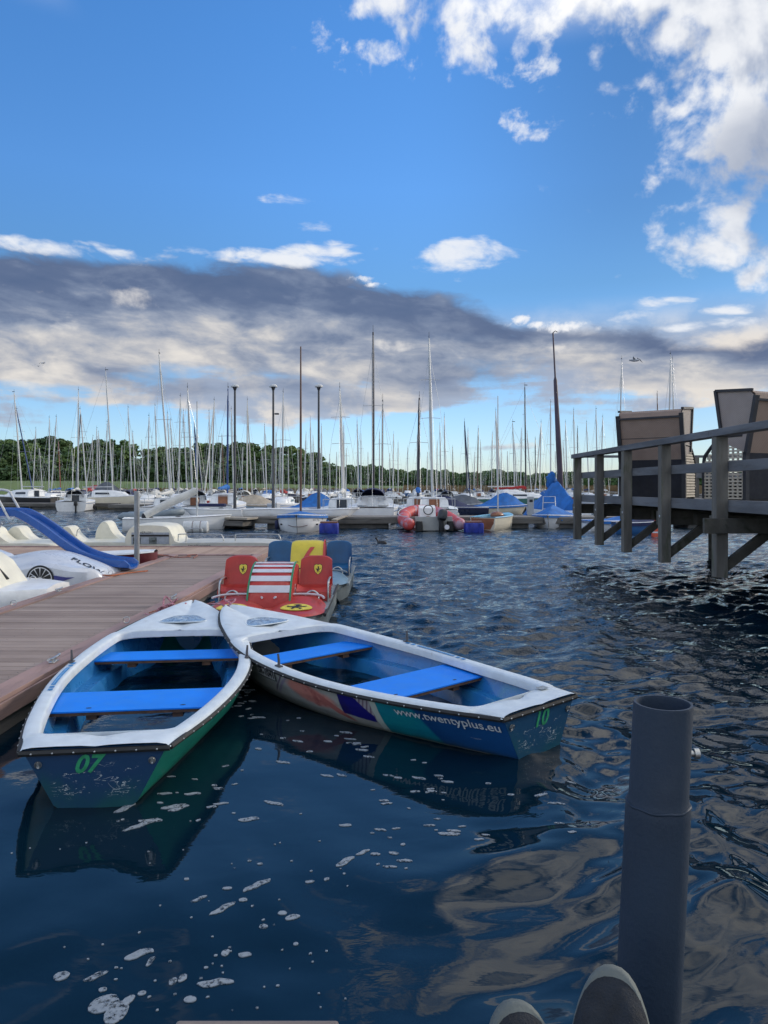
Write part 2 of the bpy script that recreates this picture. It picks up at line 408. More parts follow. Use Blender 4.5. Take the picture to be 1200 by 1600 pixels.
# foam flecks
def foam_fn(t,b,tcn):
    v=E(t,tcn.outputs['Object']); n=t.noise(v,55.,4,.65); n2=t.noise(v,14.,3,.6)
    t.put(b.inputs['Base Color'],t.mix(n,(.16,.20,.24),(.36,.41,.46))); b.inputs['Roughness'].default_value=.8
    t.put(b.inputs['Alpha'],t.ss(n+(n2-.5)*.6,.30,.52,.08,.85))
foam=custom('foam',foam_fn)
fb=MB()
def fleck(x,y,r,ang,el_):
    n=14; p=rng.uniform(.7,1.25,n); p=(p+np.roll(p,1)+np.roll(p,-1))/3
    z0=max(wz(x,y),wz(x+r*.5,y),wz(x-r*.5,y),wz(x,y+r*.5)); rows=[[],[]]
    top=[];bot_=[]
    for j in range(n):
        a=2*math.pi*j/n; lx=math.cos(a)*r*el_*p[j]; ly=math.sin(a)*r*p[j]
        if el_>2: ly+=.25*r*math.sin(lx/r*1.3)
        X=x+lx*math.cos(ang)-ly*math.sin(ang); Y=y+lx*math.sin(ang)+ly*math.cos(ang)
        zz=wz(X,Y); top.append((X,Y,zz+.0035)); bot_.append((X,Y,zz-.004))
    cz=wz(x,y)+.0045
    fb.add(top+[(x,y,cz)],[(j,(j+1)%n,n) for j in range(n)])
    fb.grid([bot_,top],True)
def fpx(px,py,rpx,ang=0,el_=1.3):
    p=PW(px,py); k=p.y/F; fleck(p.x,p.y,rpx*k,ang,el_)
for a in [(95,1526,10,0,1.2),(148,1528,6,.7,3.2),(216,1494,8,.55,2.8),(235,1505,5,1.2,2.4),(160,1570,17,.6,1.4),(182,1583,16,1.4,1.6),(200,1565,8,1.2,1.6),
          (335,1537,8,.15,3.6),(348,1425,6,.9,4.),(312,1411,4,.9,4.),(401,1388,5,.8,5.5),(380,1411,5,.3,1.4),(355,1393,4,0,2),(352,1490,6,1.3,1.4),(383,1491,5,.1,2.2),
          (540,1350,6,.9,3.4),(567,1335,4,.8,3.2),(586,1338,4,0,2),(615,1337,4,-.5,2.2),(630,1350,4,-.1,3.2),(608,1360,3,-.1,4),(442,1430,5,.3,1.5),(458,1436,6,.5,2),(412,1450,5,.3,1.3),
          (270,1535,6,1,1.3),(285,1530,6,1.2,1.6),(298,1562,7,.1,1.3),(223,1553,5,.5,1.3),(160,1548,5,.1,1.4),(483,1380,4,.2,2),(345,1255,3,.3,5),(222,1288,5,.8,6),(235,1282,6,.2,3),
          (195,1262,7,1,3),(270,1260,5,.5,4),(280,1262,6,.7,3),(258,1240,3,.2,4),(300,1240,4,.2,3),(390,1280,6,.2,3),(430,1255,5,-.4,4),(540,1290,4,0,3),(700,1308,5,-.2,3),(845,1250,4,.1,3),(870,1262,3,.1,5)]:
    fpx(*a)
r_=random.Random(5)
for i in range(46):
    t=r_.random(); cx=150+t*420+r_.gauss(0,60); cy=1590-t*260+r_.gauss(0,42)
    if cy<1600 and cx>5: fpx(cx,cy,r_.choice([1.2,1.6,2,2.6,3.4]),r_.random()*.8,r_.uniform(1,1.8))
for i in range(46):                       # between the two rowing boats
    cx=r_.uniform(395,700); cy=1075+(cx-395)*.36+r_.gauss(40,26)
    if cy>1100+(cx-395)*.36-12: fpx(cx,cy,r_.uniform(1.5,4),r_.uniform(-.5,.2),r_.uniform(1.5,4))
for i in range(22): fpx(r_.uniform(180,420),r_.uniform(1180,1290),r_.uniform(1.5,3.5),r_.uniform(-.3,.9),r_.uniform(1.2,3.5))
for i in range(24): fpx(r_.uniform(560,900),r_.uniform(1215,1330),r_.uniform(1,3.2),r_.uniform(-.5,.2),r_.uniform(1.5,4))
for i in range(30): fpx(r_.uniform(0,600),r_.uniform(1300,1590),r_.uniform(.8,1.8),0,1.2)
for i in range(26): fpx(r_.uniform(360,395),r_.uniform(1055,1120),r_.uniform(1.5,3.5),r_.uniform(-.3,.9),2.)
tag(fb.build('foam_flecks',foam,None,40,recalc=False),'pale foam flecks scattered over the dark water below the rowing boats','foam',kind='stuff')
# ============================================================ GROUND (far shore) + trees
def ground_mat(t,b,tcn):
    v=E(t,tcn.outputs['Object']); x,y,z=t.sep(v)
    n=t.noise(v,.08,6,.6); n2=t.noise(v,1.2,5,.6)
    c=t.mix(t.ss(n,.35,.65),(.085,.15,.04),(.14,.20,.06)); c=t.mix(t.ss(n2,.4,.75),c,(.10,.12,.045))
    t.put(b.inputs['Base Color'],c); b.inputs['Roughness'].default_value=.95
groundm=custom('grass_mat',ground_mat)
def shoreY(X): return 165+60*float(sstep(np.array(X),-30,30))
def gz(X,Y):
    d=Y-shoreY(X); 
    lh=3.2-1.4*float(sstep(np.array(X),-40,20))
    return -1.2+ (lh+1.2)*float(sstep(np.array(d),-6,26)) + .0*d
g=MB(); rows=[]
gxs=[-3500,-1500,-700]+list(range(-400,401,16))+[700,1500,3500]
for k,d_ in enumerate([-6,-2,2,6,10,16,26,50,90,160,400,1200,3800]):
    rows.append([(X,shoreY(X)+d_,gz(X,shoreY(X)+d_)+(.35*math.sin(X*.05+k)if d_>10 else 0)) for X in gxs])
g.grid(rows); struct(g.build('ground',groundm,None,60))
# leaf crowns
def leaf_mat(name,c1,c2):
    def fn(t,b,tcn):
        oi=t.new('ShaderNodeObjectInfo'); v=E(t,tcn.outputs['Object']); n=t.noise(v,.9,3,.6)
        f=t.ss(n+(E(t,oi.outputs['Random'])-.5)*.35,.35,.68); t.put(b.inputs['Base Color'],t.mix(f,c1,c2)); b.inputs['Roughness'].default_value=.7
        b.inputs['Subsurface Weight'].default_value=0
    return custom(name,fn)
leafA=leaf_mat('leaf_green',(.045,.10,.024),(.10,.17,.04)); leafB=leaf_mat('leaf_dark',(.034,.078,.022),(.08,.135,.036)); leafC=leaf_mat('leaf_light',(.065,.125,.028),(.13,.20,.045))
bark=mat('bark',(.07,.055,.04),.9,.3,3,.5,20)
def crown_mesh(seed,h=10.,w_=3.2,n=2300,m=leafA):
    rr=random.Random(seed); mb=MB(); cl=[]
    for i in range(28):
        z=(rr.uniform(.0,1.)**.9)*h; rad=w_*math.sqrt(max(.05,1-((z/h-.5)/.56)**2))
        a=rr.uniform(0,6.28); q=rr.uniform(.25,.95)*rad
        cl.append((math.cos(a)*q,math.sin(a)*q,z,rr.uniform(.8,1.5)))
    vs=[];fs=[]
    for i in range(n):
        c=rr.choice(cl); u=Vector((rr.gauss(0,1),rr.gauss(0,1),rr.gauss(0,1))).normalized()*c[3]*rr.uniform(.6,1.05)
        p=Vector((c[0]+u.x,c[1]+u.y,c[2]+u.z*.85)); s=rr.uniform(.20,.44)
        nrm=(u.normalized()+Vector((rr.uniform(-.7,.7),rr.uniform(-.7,.7),rr.uniform(-.3,.9)))).normalized()
        qn=nrm.to_track_quat('Z','Y'); a0=rr.random()*3
        o=len(vs)
        for k in range(4):
            vs.append(p+qn@Vector((math.cos(a0+k*1.57)*s*(1.3 if k%2 else .8),math.sin(a0+k*1.57)*s,rr.uniform(-.08,.08))))
        fs.append((o,o+1,o+2,o+3))
    mb.add(vs,fs); return mb.mesh('crown',m,None,False)
crowns=[crown_mesh(s,10,rw,2300,m) for s,rw,m in ((1,3.,leafA),(2,3.5,leafB),(3,2.6,leafC),(4,3.2,leafA),(5,2.8,leafB))]
tk=MB(); tk.tube([(0,0,-1),(0.05,0,1.5),(.1,.05,4),(0,0,7.5)],[.26,.22,.16,.06],8)
for a,z in ((.5,3.),(2.4,3.8),(4.2,4.6),(5.4,5.4)): tk.tube([(0,0,z),(math.cos(a)*1.,math.sin(a)*1.,z+1.2),(math.cos(a)*1.8,math.sin(a)*1.8,z+2.6)],[.1,.07,.03],6)
trunkm=tk.mesh('trunk',bark,60)
kinds=['round green','broad dark','slim pale green','uneven green','slim dark']
TREES=[]
def topline(px): return np.interp(px,[-200,0,60,120,200,280,340,420,480,505,512,520],[682,686,682,690,691,694,689,691,700,708,724,726])
rr=random.Random(3)
for row,(Y0,step) in enumerate(((212,23),(222,24),(234,26))):
    px=-60+row*7
    while px<512:
        Y=Y0+rr.uniform(-3,3); X=(px-600)/F*Y
        zt=H+(HY-topline(px))/F*Y+rr.uniform(-1.3,.5)-(2-row)*2.2-(rr.random()<.2)*1.2; zb=gz(X,Y)
        TREES.append((px,X,Y,zb,zt-zb,rr.randrange(5),row)); px+=step*rr.uniform(.75,1.2)*.72
cnt={}
names_row=['front edge','second line','back line']
for (px,X,Y,zb,ht,k,row) in TREES:
    cnt[(k,row)]=cnt.get((k,row),0)+1
ordn=['first','second','third','fourth','fifth','sixth','seventh','eighth','ninth','tenth','eleventh','twelfth','thirteenth','fourteenth','fifteenth','sixteenth','seventeenth','eighteenth','nineteenth','twentieth']+['%dth'%i for i in range(21,200)]
ci={}
for (px,X,Y,zb,ht,k,row) in sorted(TREES):
    ci[(k,row)]=ci.get((k,row),0)+1
    tr=thing('deciduous_tree',f'{kinds[k]} tree, {ordn[ci[(k,row)]-1]} such from left, {names_row[row]} of wood','tree',(X,Y,zb),rr.uniform(0,6.28),'trees of the wood behind the marina')
    s=ht/11.2; o=obj('trunk',trunkm,tr); o.scale=(s,s,s)
    o=obj('crown',crowns[k],tr,(0,0,.9*s)); o.scale=(s*1.15,s*1.15,s)
# shrubs at the foot of the wood
bushm=crown_mesh(9,3.,2.2,700,leafB)
for i in range(44):
    px=-40+i*13+rr.uniform(-6,6); Y=203+rr.uniform(-2,2); X=(px-600)/F*Y
    b_=thing('shrub',f'dark green shrub at the foot of the wood, {ordn[i]} from the left','shrub',(X,Y,gz(X,Y)),rr.random()*6,'shrubs along the foot of the wood')
    o=obj('foliage',bushm,b_); k=rr.uniform(1.1,1.9); o.scale=(k,k,k)
# far wood: one mass
fw=MB(); vs=[];fs=[]; rr=random.Random(21)
for i in range(34000):
    X=rr.uniform(-45,260); Y=rr.uniform(330,352)
    px=600+X/Y*F
    tp=np.interp(px,[505,540,600,640,700,760,900,1200],[722,729,731,735,738,738,742,740])+2.5*math.sin(X*.21)+1.5*math.sin(X*.57+1)+1.2*math.sin(X*1.3)
    zt=H+(HY-tp)/F*Y; z=1.4+(zt-1.4)*rr.random()**.75
    s=rr.uniform(.35,.85); n=Vector((rr.gauss(0,1),-1+rr.gauss(0,.6),rr.gauss(.5,.7))).normalized(); qn=n.to_track_quat('Z','Y'); o=len(vs); a0=rr.random()*3
    for k in range(4): vs.append(Vector((X,Y,z))+qn@Vector((math.cos(a0+k*1.57)*s,math.sin(a0+k*1.57)*s,0)))
    fs.append((o,o+1,o+2,o+3))
fw.add(vs,fs)
tag(fw.build('far_wood',leafA,None,recalc=False),'low dark green wood along the horizon behind the right half of the marina','woodland',kind='stuff')
# reeds
rd=MB(); vs=[];fs=[]
for i in range(9000):
    X=rr.uniform(-60,110); Y=shoreY(X)-2+rr.uniform(-3,4); h_=rr.uniform(1.2,2.6)*(1 if X>5 else .7); x2=rr.uniform(-.3,.3); o=len(vs)
    vs+=[(X-.06,Y,-.3),(X+.06,Y,-.3),(X+x2+.04,Y,h_),(X+x2-.04,Y,h_)]; fs.append((o,o+1,o+2,o+3))
rd.add(vs,fs); tag(rd.build('reeds',mat('reed',(.22,.15,.075),.9,.3,.3),None,recalc=False),'brown reed belt along the far shore behind the marina','reeds',kind='stuff')
# ============================================================ shared materials
white=mat('gelcoat_white',(.74,.77,.79),.35,.06,8,coat=.2,dirt=(.45,.44,.40),ds=2.5,dth=(.58,.85))
flange=mat('flange_white',(.60,.67,.72),.42,.07,9,.08,60,dirt=(.34,.34,.32),ds=6,dth=(.62,.85))
rubber=mat('black_rubber',(.018,.02,.022),.7,.3,20,.2,60)
steel=mat('steel',(.45,.47,.48),.35,.12,20,metal=.9)
alu=mat('mast_alu',(.50,.52,.53),.4,.15,2,metal=.3)
darkmast=mat('mast_dark',(.045,.045,.06),.45,.2,3)
brownmast=mat('mast_brown',(.13,.07,.05),.5,.2,3)
redrope=mat('red_rope',(.42,.10,.12),.9,.5,60)
benchblue=mat('bench_blue',(.0,.215,.85),.5,.05,5,.05,80,dirt=(.0,.16,.66),ds=4,dth=(.6,.9))
woodedge=mat('wood_edge',(.10,.055,.035),.8,.3,20,.3,40)
linerblue=mat('liner_blue',(.018,.16,.42),.28,.18,3,.06,20,coat=.3,dirt=(.035,.22,.38),ds=2.2,dth=(.5,.75))
# ============================================================ PIER (left)
def plank_mat(name,c1,c2,axis,pitch,off=0.):
    def fn(t,b,tcn):
        v=E(t,tcn.outputs['Object']); x,y,z=t.sep(v); a,o=(y,x) if axis=='y' else (x,y)
        k=t.math('FLOOR',(a-off)/pitch); wn=t.new('ShaderNodeTexWhiteNoise',noise_dimensions='1D'); t.put(wn.inputs['W'],k); r=E(t,wn.outputs['Value'])
        st=t.noise(t.vec(o*1.2 if axis=='y' else o*1.2,a*60.,k*3.),1.,5,.6)
        big=t.noise(v,.9,5,.6); sp=t.noise(v,22.,4,.7)
        f=(st-.5)*.7+(r-.5)*.38+(big-.5)*.9+.5
        c=t.mix(t.ss(f,.1,.9),c1,c2); c=t.mix(t.ss(sp,.68,.8)*.35,c,(.22,.2,.2))
        t.put(b.inputs['Base Color'],c); b.inputs['Roughness'].default_value=.72
        gr=t.math('SINE',a*(6.2832/.018)); bumpto(t,b,gr*.25+st*.5,.5,.004)
    return custom(name,fn)
deckm=plank_mat('deck_boards_mat',(.195,.145,.12),(.345,.275,.235),'y',.145)
crossm=plank_mat('cross_boards_mat',(.30,.20,.145),(.46,.33,.25),'x',.145)
edgem=mat('edge_board',(.30,.20,.18),.7,.25,3,.3,50,dirt=(.16,.11,.10),ds=5,aniso=(1,.15,1))
fasc=mat('fascia_wood',(.17,.155,.145),.85,.35,3,.5,30,dirt=(.06,.06,.05),ds=3,aniso=(1,.2,1))
ZD=.25
pier=thing('floating_pier','brown planked floating pier running away from the lower left to a cross arm','pier',(0,0,0))
XR,XL=-2.70,-4.74; YN,YF=1.6,16.4
m=MB(); n=int((YF-YN)/.145); rr=random.Random(2)
for i in range(n):
    y=YN+i*.145; m.box(((XR+XL)/2,y+.0715,ZD-.014+rr.uniform(-.0012,.0012)),(XR-XL-.40,.137,.028))
m.build('deck_boards',deckm,pier)
for nm,x0,x1,xe in (('edge_board',XR-.2,XR,1),('edge_board',XL,XL+.2,-1)):
    m=MB(); y=YN
    while y<YF-.1:
        y1=min(YF-.02,y+3.0); m.box(((x0+x1)/2,(y+y1)/2,ZD+.002),(x1-x0-.004,y1-y-.004,.036),bev=.004); y=y1
    m.build(nm,edgem,pier)
    m=MB(); x=XR+.012 if xe>0 else XL-.012
    m.box((x,(YN+YF)/2,ZD-.07),(.024,YF-YN,.115),bev=.004); m.build('edge_trim',edgem,pier)
    m=MB(); y=YN
    while y<YF-.5:
        m.box((x-.05*xe,y+1.4,ZD-.235),(.05,2.78,.20),bev=.004); y+=2.8
    m.build('fascia_board',fasc,pier)
m=MB(); y=YN+.5
while y<YF: m.box(((XR+XL)/2,y+1.1,-.05),(1.7,2.2,.36),bev=.05); y+=2.9
m.build('float',mat('float_concrete',(.10,.10,.095),.9,.3,3,.4,20),pier)
m=MB(); YC0,YC1=16.42,18.9; XC0,XC1=-15.,-3.0
n=int((XR-.0+15)/.145)
for i in range(n):
    x=XR-.01-i*.145; m.box((x-.0715,(YC0+YC1)/2,ZD-.014),(.137,YC1-YC0-.36,.028))
m.build('cross_boards',crossm,pier)
m=MB(); m.box(((-15+XR)/2,YC1-.09,ZD+.002),(XR+15,.17,.036),bev=.004); m.build('edge_board',edgem,pier)
m=MB(); m.box(((-15+XR)/2,YC0+.09,ZD+.002),(XR+15,.17,.036),bev=.004); m.build('edge_board',edgem,pier)
m=MB(); m.box(((-15+XL)/2-.0,YC0-.012,ZD-.08),(XL+15,.024,.13)); m.box((XR+.012,(YC0+YC1)/2,ZD-.08),(.024,YC1-YC0,.13)); m.box(((-15+XR)/2,YC1+.012,ZD-.08),(XR+15,.024,.13)); m.build('edge_trim',edgem,pier)
m=MB(); m.box(((-14.8+XR)/2,(YC0+YC1)/2,-.02),(XR+14.6,YC1-YC0-.3,.3),bev=.05); m.build('float',MATS['float_concrete'],pier)
# mooring rings on the edges
for x,y in ((XR-.11,4.68),(XR-.11,8.1),(XL+.1,9.3),(XL+.1,12.6)):
    m=MB(); m.tube([(x+.035*math.cos(a),y+.01*math.sin(2*a),ZD+.055+.035*math.sin(a)) for a in np.linspace(0,6.28,14)],.005,6,False); m.tube([(x,y,ZD+.015),(x,y,ZD+.03)],.014,8); m.build('mooring_ring',steel,pier,50)
for x,y in ((XR-.10,6.3),(XR-.10,9.9),(XL+.1,10.6),(XL+.1,7.4)):
    m=MB(); m.box((x,y,ZD+.026),(.05,.10,.012),bev=.003); m.tube([(x,y-.11,ZD+.062),(x,y-.05,ZD+.055),(x,y+.05,ZD+.055),(x,y+.11,ZD+.062)],.011,8); m.tube([(x,y-.03,ZD+.03),(x,y-.03,ZD+.055)],.010,8); m.tube([(x,y+.03,ZD+.03),(x,y+.03,ZD+.055)],.010,8); m.build('cleat',steel,pier,50)
m=MB(); y=YN
while y<YF:
    for x in (XR-.27,(XR+XL)/2,XL+.27): m.disc((x,y+.07,ZD+.0025),(0,0,1),.006,6)
    y+=.145
m.build('screws',rubber,pier,recalc=False)
# steel guide pile
pl=thing('mooring_pile','round grey steel pile standing at the left edge of the brown pier','pile',(-4.80-.06,14.6,0))
m=MB(); m.tube([(0,0,-.8),(0,0,1.66)],.052,18); m.build('post',mat('galvanised',(.27,.29,.31),.45,.2,6,.1,30,metal=.6),pl,50)
m=MB(); m.tube([(0,0,1.655),(0,0,1.685)],[.055,.05],18); m.build('cap',MATS['galvanised'],pl,50)
m=MB(); m.beam((-.02,-.07,.2),(.16,-.07,.2),.03,.05); m.beam((-.02,.07,.2),(.16,.07,.2),.03,.05); m.beam((-.07,-.08,.2),(-.07,.08,.2),.03,.05); m.build('bracket',steel,pl)
# ============================================================ ROWING BOATS
BT=[0,.15,.35,.5,.68,.84,.93,.985,1.]; BB=[.385,.55,.695,.72,.645,.43,.25,.10,.015]
ZT=[0,.3,.6,.85,1.]; ZZ_=[.33,.30,.335,.43,.50]
def bw(t): return crom(BT,BB,t)
def zg(t): return crom(ZT,ZZ_,t)
SEC=[(1.,1.,0),(.985,.85,0),(.95,.6,0),(.88,.3,0),(.78,.06,0),(.60,-.07,1),(.3,-.11,1),(0,-.13,1)]
def hullp(t,s,side,L,off=0.):
    """s 0..1 from gunwale to keel"""
    b=bw(t); z0=zg(t); k=s*(len(SEC)-1); i=min(int(k),len(SEC)-2); f=k-i
    tr=max(0,1-t/.35)                       # transom: straight trapezoid sides
    def P_(c):
        fy,fz,ab=c; z=fz*z0 if not ab else fz
        fy2=fy
        if tr>0: 
            lin=1-(1-.545)*min(1,(z0-z)/z0) if z>=0 else .545*max(0,(z+.13)/.13) ; fy2=fy*(1-tr)+lin*tr
        bowf=max(0,(t-.6)/.4)
        if z<z0: fy2*=1-.32*bowf*min(1,(z0-z)/z0)
        return fy2*b,z
    y0,z_0=P_(SEC[i]); y1,z_1=P_(SEC[i+1]); y=y0+(y1-y0)*f; z=z_0+(z_1-z_0)*f
    dz=max(0,zg(t)-z); x=L*t-(max(0,t-.7)/.3)**2*dz*.55+ (0 if t>.1 else 0)
    z+= .11*max(0,(t-.75)/.25)**2*(1 if z<.1 else 0)*min(1,(0.1-z)/.2) if z<.1 else 0
    return Vector((x,side*(y+off),z))
def hullhalf(t,z,L):
    pr=None
    for k in range(29):
        p=hullp(t,k/28,1,L)
        if p.z<=z:
            if pr is None: return p.y
            f=(pr.z-z)/max(1e-6,pr.z-p.z); return pr.y+(p.y-pr.y)*f
        pr=p
    return 0.
def hull_mat(name,fn_cols): 
    def fn(t,b,tcn):
        v=E(t,tcn.outputs['Object']); x,y,z=t.sep(v)
        c=fn_cols(t,v,x,y,z)
        slime=t.ss(z+(t.noise(v,6.,4,.6)-.5)*.08,-.02,.07,1.,0.)
        c=t.mix(slime*.85,c,(.03,.045,.02))
        line=t.ss(t.math('ABSOLUTE',z-.012+(t.noise(v,9.,3)-.5)*.02),.0,.009,.6,0.); c=t.mix(line,c,(.34,.34,.27))
        scr=t.noise(t.vec(x*3.,y*3.,z*26.),2.,6,.75,.6); c=t.mix(t.ss(scr,.66,.72)*.4,c,(.45,.5,.48))
        t.put(b.inputs['Base Color'],c); b.inputs['Roughness'].default_value=.38; b.inputs['Coat Weight'].default_value=.15
        bumpto(t,b,t.noise(v,5.,5,.6),.15,.01)
    return custom(name,fn)
def c_green(t,v,x,y,z):
    n=t.noise(v,2.,5,.65,.3); c=t.mix(t.ss(n,.35,.65),(.004,.14,.125),(.010,.22,.165)); return t.mix(t.ss(t.noise(t.vec(x*1.5,y,z*7.),3.,6,.7,.5),.6,.8)*.35,c,(.10,.11,.05))
def c_ad(t,v,x,y,z):
    n=t.noise(v,7.,6,.65); n2=t.noise(v,2.5,5,.6)
    c=t.mix(t.ss(n,.3,.8),(.36,.36,.33),(.50,.49,.45))
    sp=t.noise(v,38.,4,.7); c=t.mix(t.ss(sp,.66,.72)*.6,c,(.15,.15,.14))
    c=t.mix(t.ss(x+(n2-.5)*.3,1.9,2.6)*.45,c,(.26,.28,.28))
    # flowing hair-like dark strands
    s1=t.math('ABSOLUTE',(x-2.02+(z-.2)*1.1)+(n2-.5)*.12); c=t.mix(t.ss(s1,.006,.02,.85,0.)*t.ss(z,.08,.14),c,(.10,.06,.12))
    s2=t.math('ABSOLUTE',(x-1.96+(z-.2)*1.2)+(n2-.5)*.1); c=t.mix(t.ss(s2,.01,.03,.7,0.)*t.ss(z,.07,.14),c,(.22,.17,.30))
    # rosy swirl
    q=(x-1.62)*(1/.30); r=(z-.185+(x-1.62)*-.10+(n2-.5)*.10)*(1/.085); e=1.-(q*q+r*r)
    c=t.mix(t.ss(e+(n-.5)*.8,-.1,.55),c,t.mix(t.ss(n2+(n-.5)*.5,.4,.6),(.62,.25,.20),(.36,.10,.09)))
    q=(x-1.38)*(1/.16); r=(z-.13-(x-1.38)*.55)*(1/.035); e=1.-(q*q+r*r); c=t.mix(t.ss(e,-.1,.4),c,(.45,.15,.13))
    # dark blue cloth shape
    inb=t.ss(x+(n-.5)*.02,1.010,1.020)*t.ss(x-(n-.5)*.01,1.295,1.305,1.,0.)*t.ss(z-.075-(x-1.0)*.08+(n-.5)*.03,0.,.008)
    c=t.mix(inb,c,t.mix(t.ss(n2,.4,.62),(.012,.010,.20),(.02,.012,.09)))
    up=t.ss(z-.36+(x-1.0)*.55+(n-.5)*.02,-.005,.012)*t.ss(x,1.30,1.29)   # pale strands over it
    upp=t.ss(z-(.10+(x-.99)*.95)+(n-.5)*.03,0.,.01)*t.ss(x,1.23,1.25,1.,0.)*t.ss(x,1.005,1.012)
    strp=t.math('SINE',(x*.8+z*.35)*230.); c=t.mix(upp,c,t.mix(t.ss(strp,-.2,.6),(.42,.40,.42),(.20,.14,.19)))
    c=t.mix(t.ss(x,.955,.958,0.,1.)*t.ss(x,1.005,1.008,1.,0.),c,(.52,.58,.52))
    c=t.mix(t.ss(x,.953,.956,1.,0.),c,t.mix(t.ss(n2,.3,.7),(.004,.20,.30),(.008,.28,.32)))
    c=t.mix(t.ss(x-(z-.2)*.5,.60,.64,1.,0.),c,t.mix(t.ss(n2,.3,.7),(.006,.060,.20),(.010,.085,.27)))
    return c
greenhull=hull_mat('hull_green',c_green)
def transom_mat(name,c1,c2):
    def fn(t,b,tcn):
        v=E(t,tcn.outputs['Object']); x,y,z=t.sep(v); n=t.noise(v,3.,5,.6)
        c=t.mix(t.ss(n+(.10-z)*1.4,.35,.8),c1,c2)
        sc=t.noise(t.vec(y*3.,z*9.,1.),2.2,3,.6,.6); msk=t.ss(t.math('ABSOLUTE',y),.20,.25,1.,0.)*t.ss(z,.04,.08)*t.ss(z,.2,.26,1.,0.)
        ln=t.math('ABSOLUTE',sc-.5); c=t.mix(t.ss(ln,.002,.009,1.,0.)*msk*t.ss(t.noise(v,14.,4,.7),.46,.52),c,(.50,.56,.58))
        t.put(b.inputs['Base Color'],c); b.inputs['Roughness'].default_value=.4; bumpto(t,b,t.noise(v,8.,5),.15,.01)
    return custom(name,fn)
def rowboat(name,label,org,dirv,L,hm,trm,num,numslant,group,holes,sticker_side,extra=None):
    rz=math.atan2(dirv[1],dirv[0]); t_=thing(name,label,'rowing boat',(org[0],org[1],0),rz,group)
    ts=[0,.01,.03]+[i/44 for i in range(2,45)]; ts=sorted(set(ts)); ss=[i/28 for i in range(29)]
    rows=[[hullp(t,s,1,L) for s in ss]+[hullp(t,s,-1,L) for s in reversed(ss[:-1])] for t in ts]
    m=MB(); m.grid(rows); m.build('hull',hm,t_,50)
    m=MB(); r=rows[0]; m.add([Vector((p.x-.002,p.y,p.z)) for p in r],[tuple(range(len(r)))]); m.build('transom',trm,t_)
    # rub rail
    m=MB(); pts=[hullp(t,0,1,L,.012)+Vector((0,0,-.018)) for t in ts]+[hullp(t,0,-1,L,.012)+Vector((0,0,-.018)) for t in reversed(ts)]
    m.tube(pts,.017,6); 
    a=hullp(0,0,1,L,.012);b_=hullp(0,0,-1,L,.012); m.tube([a+Vector((-.012,0,-.018)),b_+Vector((-.012,0,-.018))],.017,6)
    for t in [i/30 for i in range(1,30)]:
        for sd in (1,-1): m.ellip(hullp(t,0,sd,L,.028)+Vector((0,0,-.018)),(.006,.006,.006),6,4,1)
    for k in range(7): m.ellip((-.028,-.33+k*.11,zg(0)-.018),(.006,.006,.006),6,4,1)
    m.build('rub_rail',[rubber,steel],t_,50)
    # gunwale moulding with opening
    t0,t1=.052,.735
    def inner(t):
        if t<=t0 or t>=t1: return 0.
        b=bw(t)-.088
        q0=min(1,(t-t0)/.022); q1=min(1,(t1-t)/.035)
        return b*(1-(1-q0)**3.2)**(1/3.2)*(1-(1-q1)**4.)**(1/4.) if True else b
    tg=sorted(set([0,.02,.04]+[t0+.0001+.022*(k/8)**2 for k in range(9)]+[t1-.0001-.035*(k/10)**2.2 for k in range(11)]+[i/44 for i in range(3,33)]+[.76,.79,.82,.85,.88,.91,.94,.96,.975,.985,.993,1.]))
    tg=[t for t in tg]
    m=MB()
    for sd in (1,-1):
        rws=[]
        for t in tg:
            b=bw(t)+.016; z=zg(t); p=hullp(t,0,sd,L); x=L*t; y_i=inner(t); yo=b
            xe=x+(0 if t>0 else -.016)+(.02 if t==1 else 0)
            curv=.018*max(0,(t-.72)/.28) 
            fr=[0,.06,.18,.5,.82,.94,1.]; zz=[-.012,.006,.014,.018,.014,.010,-.004 if y_i>0 else .012]
            if t>=t1 or t<=t0: zz=[-.012,.006,.014,.016-.0*t,.014-.012*(t>t1),.010-.018*(t>t1),.008-.02*(t>t1)]
            row=[(xe,sd*(yo+(y_i-yo)*f),z+q) for f,q in zip(fr,zz)]
            if y_i>0: row.append((xe,sd*(y_i-.004),z-.05))
            else: row.append((xe,0,row[-1][2]-.0))
            rws.append(row)
        m.grid(rws)
    m.build('gunwale',flange,t_,55)
    # vertical faces of the opening front and back (lips)
    m=MB(); zb=zg(t1)
    yb=bw(t1)-.125
    arc=[(L*t1-.004+.02*(1-(k/8-1)**2)-.02,yb*(1-k/8)) for k in range(17)]
    m.grid([[(x,y,zb+.010) for x,y in arc],[(x-.004,y,zb-.045) for x,y in arc]]); m.build('lip',flange,t_)
    m=MB(); y2=bw(t0)-.115; m.grid([[(L*t0+.004,-y2,zg(0)+.012),(L*t0+.004,y2,zg(0)+.012)],[(L*t0+.004,-y2,zg(0)-.05),(L*t0+.004,y2,zg(0)-.05)]])
    m.build('lip',flange,t_)
    # bow hatch lens
    m=MB(); hx=L*.835; n_=28; pts=[]
    for k in range(n_):
        a=2*math.pi*k/n_; ca,sa=math.cos(a),math.sin(a)
        pts.append((hx+(.24 if ca>0 else .06)*(abs(ca)**.8)*(1 if ca>0 else -1)-.10, .23*(abs(sa)**.6)*(1 if sa>0 else -1)*(1-.30*max(0,ca))))
    zc=zg(.82)+.004
    m.add([(x,y,zc+.0125+(x-hx)*.06) for x,y in pts]+[(hx-.02,0,zc+.022)],[(k,(k+1)%n_,n_) for k in range(n_)]); m.build('hatch',mat('hatch_plastic',(.20,.30,.42),.22,.35,14,.5,45,coat=.4,dirt=(.42,.5,.55),ds=9,dth=(.5,.62)),t_,60)
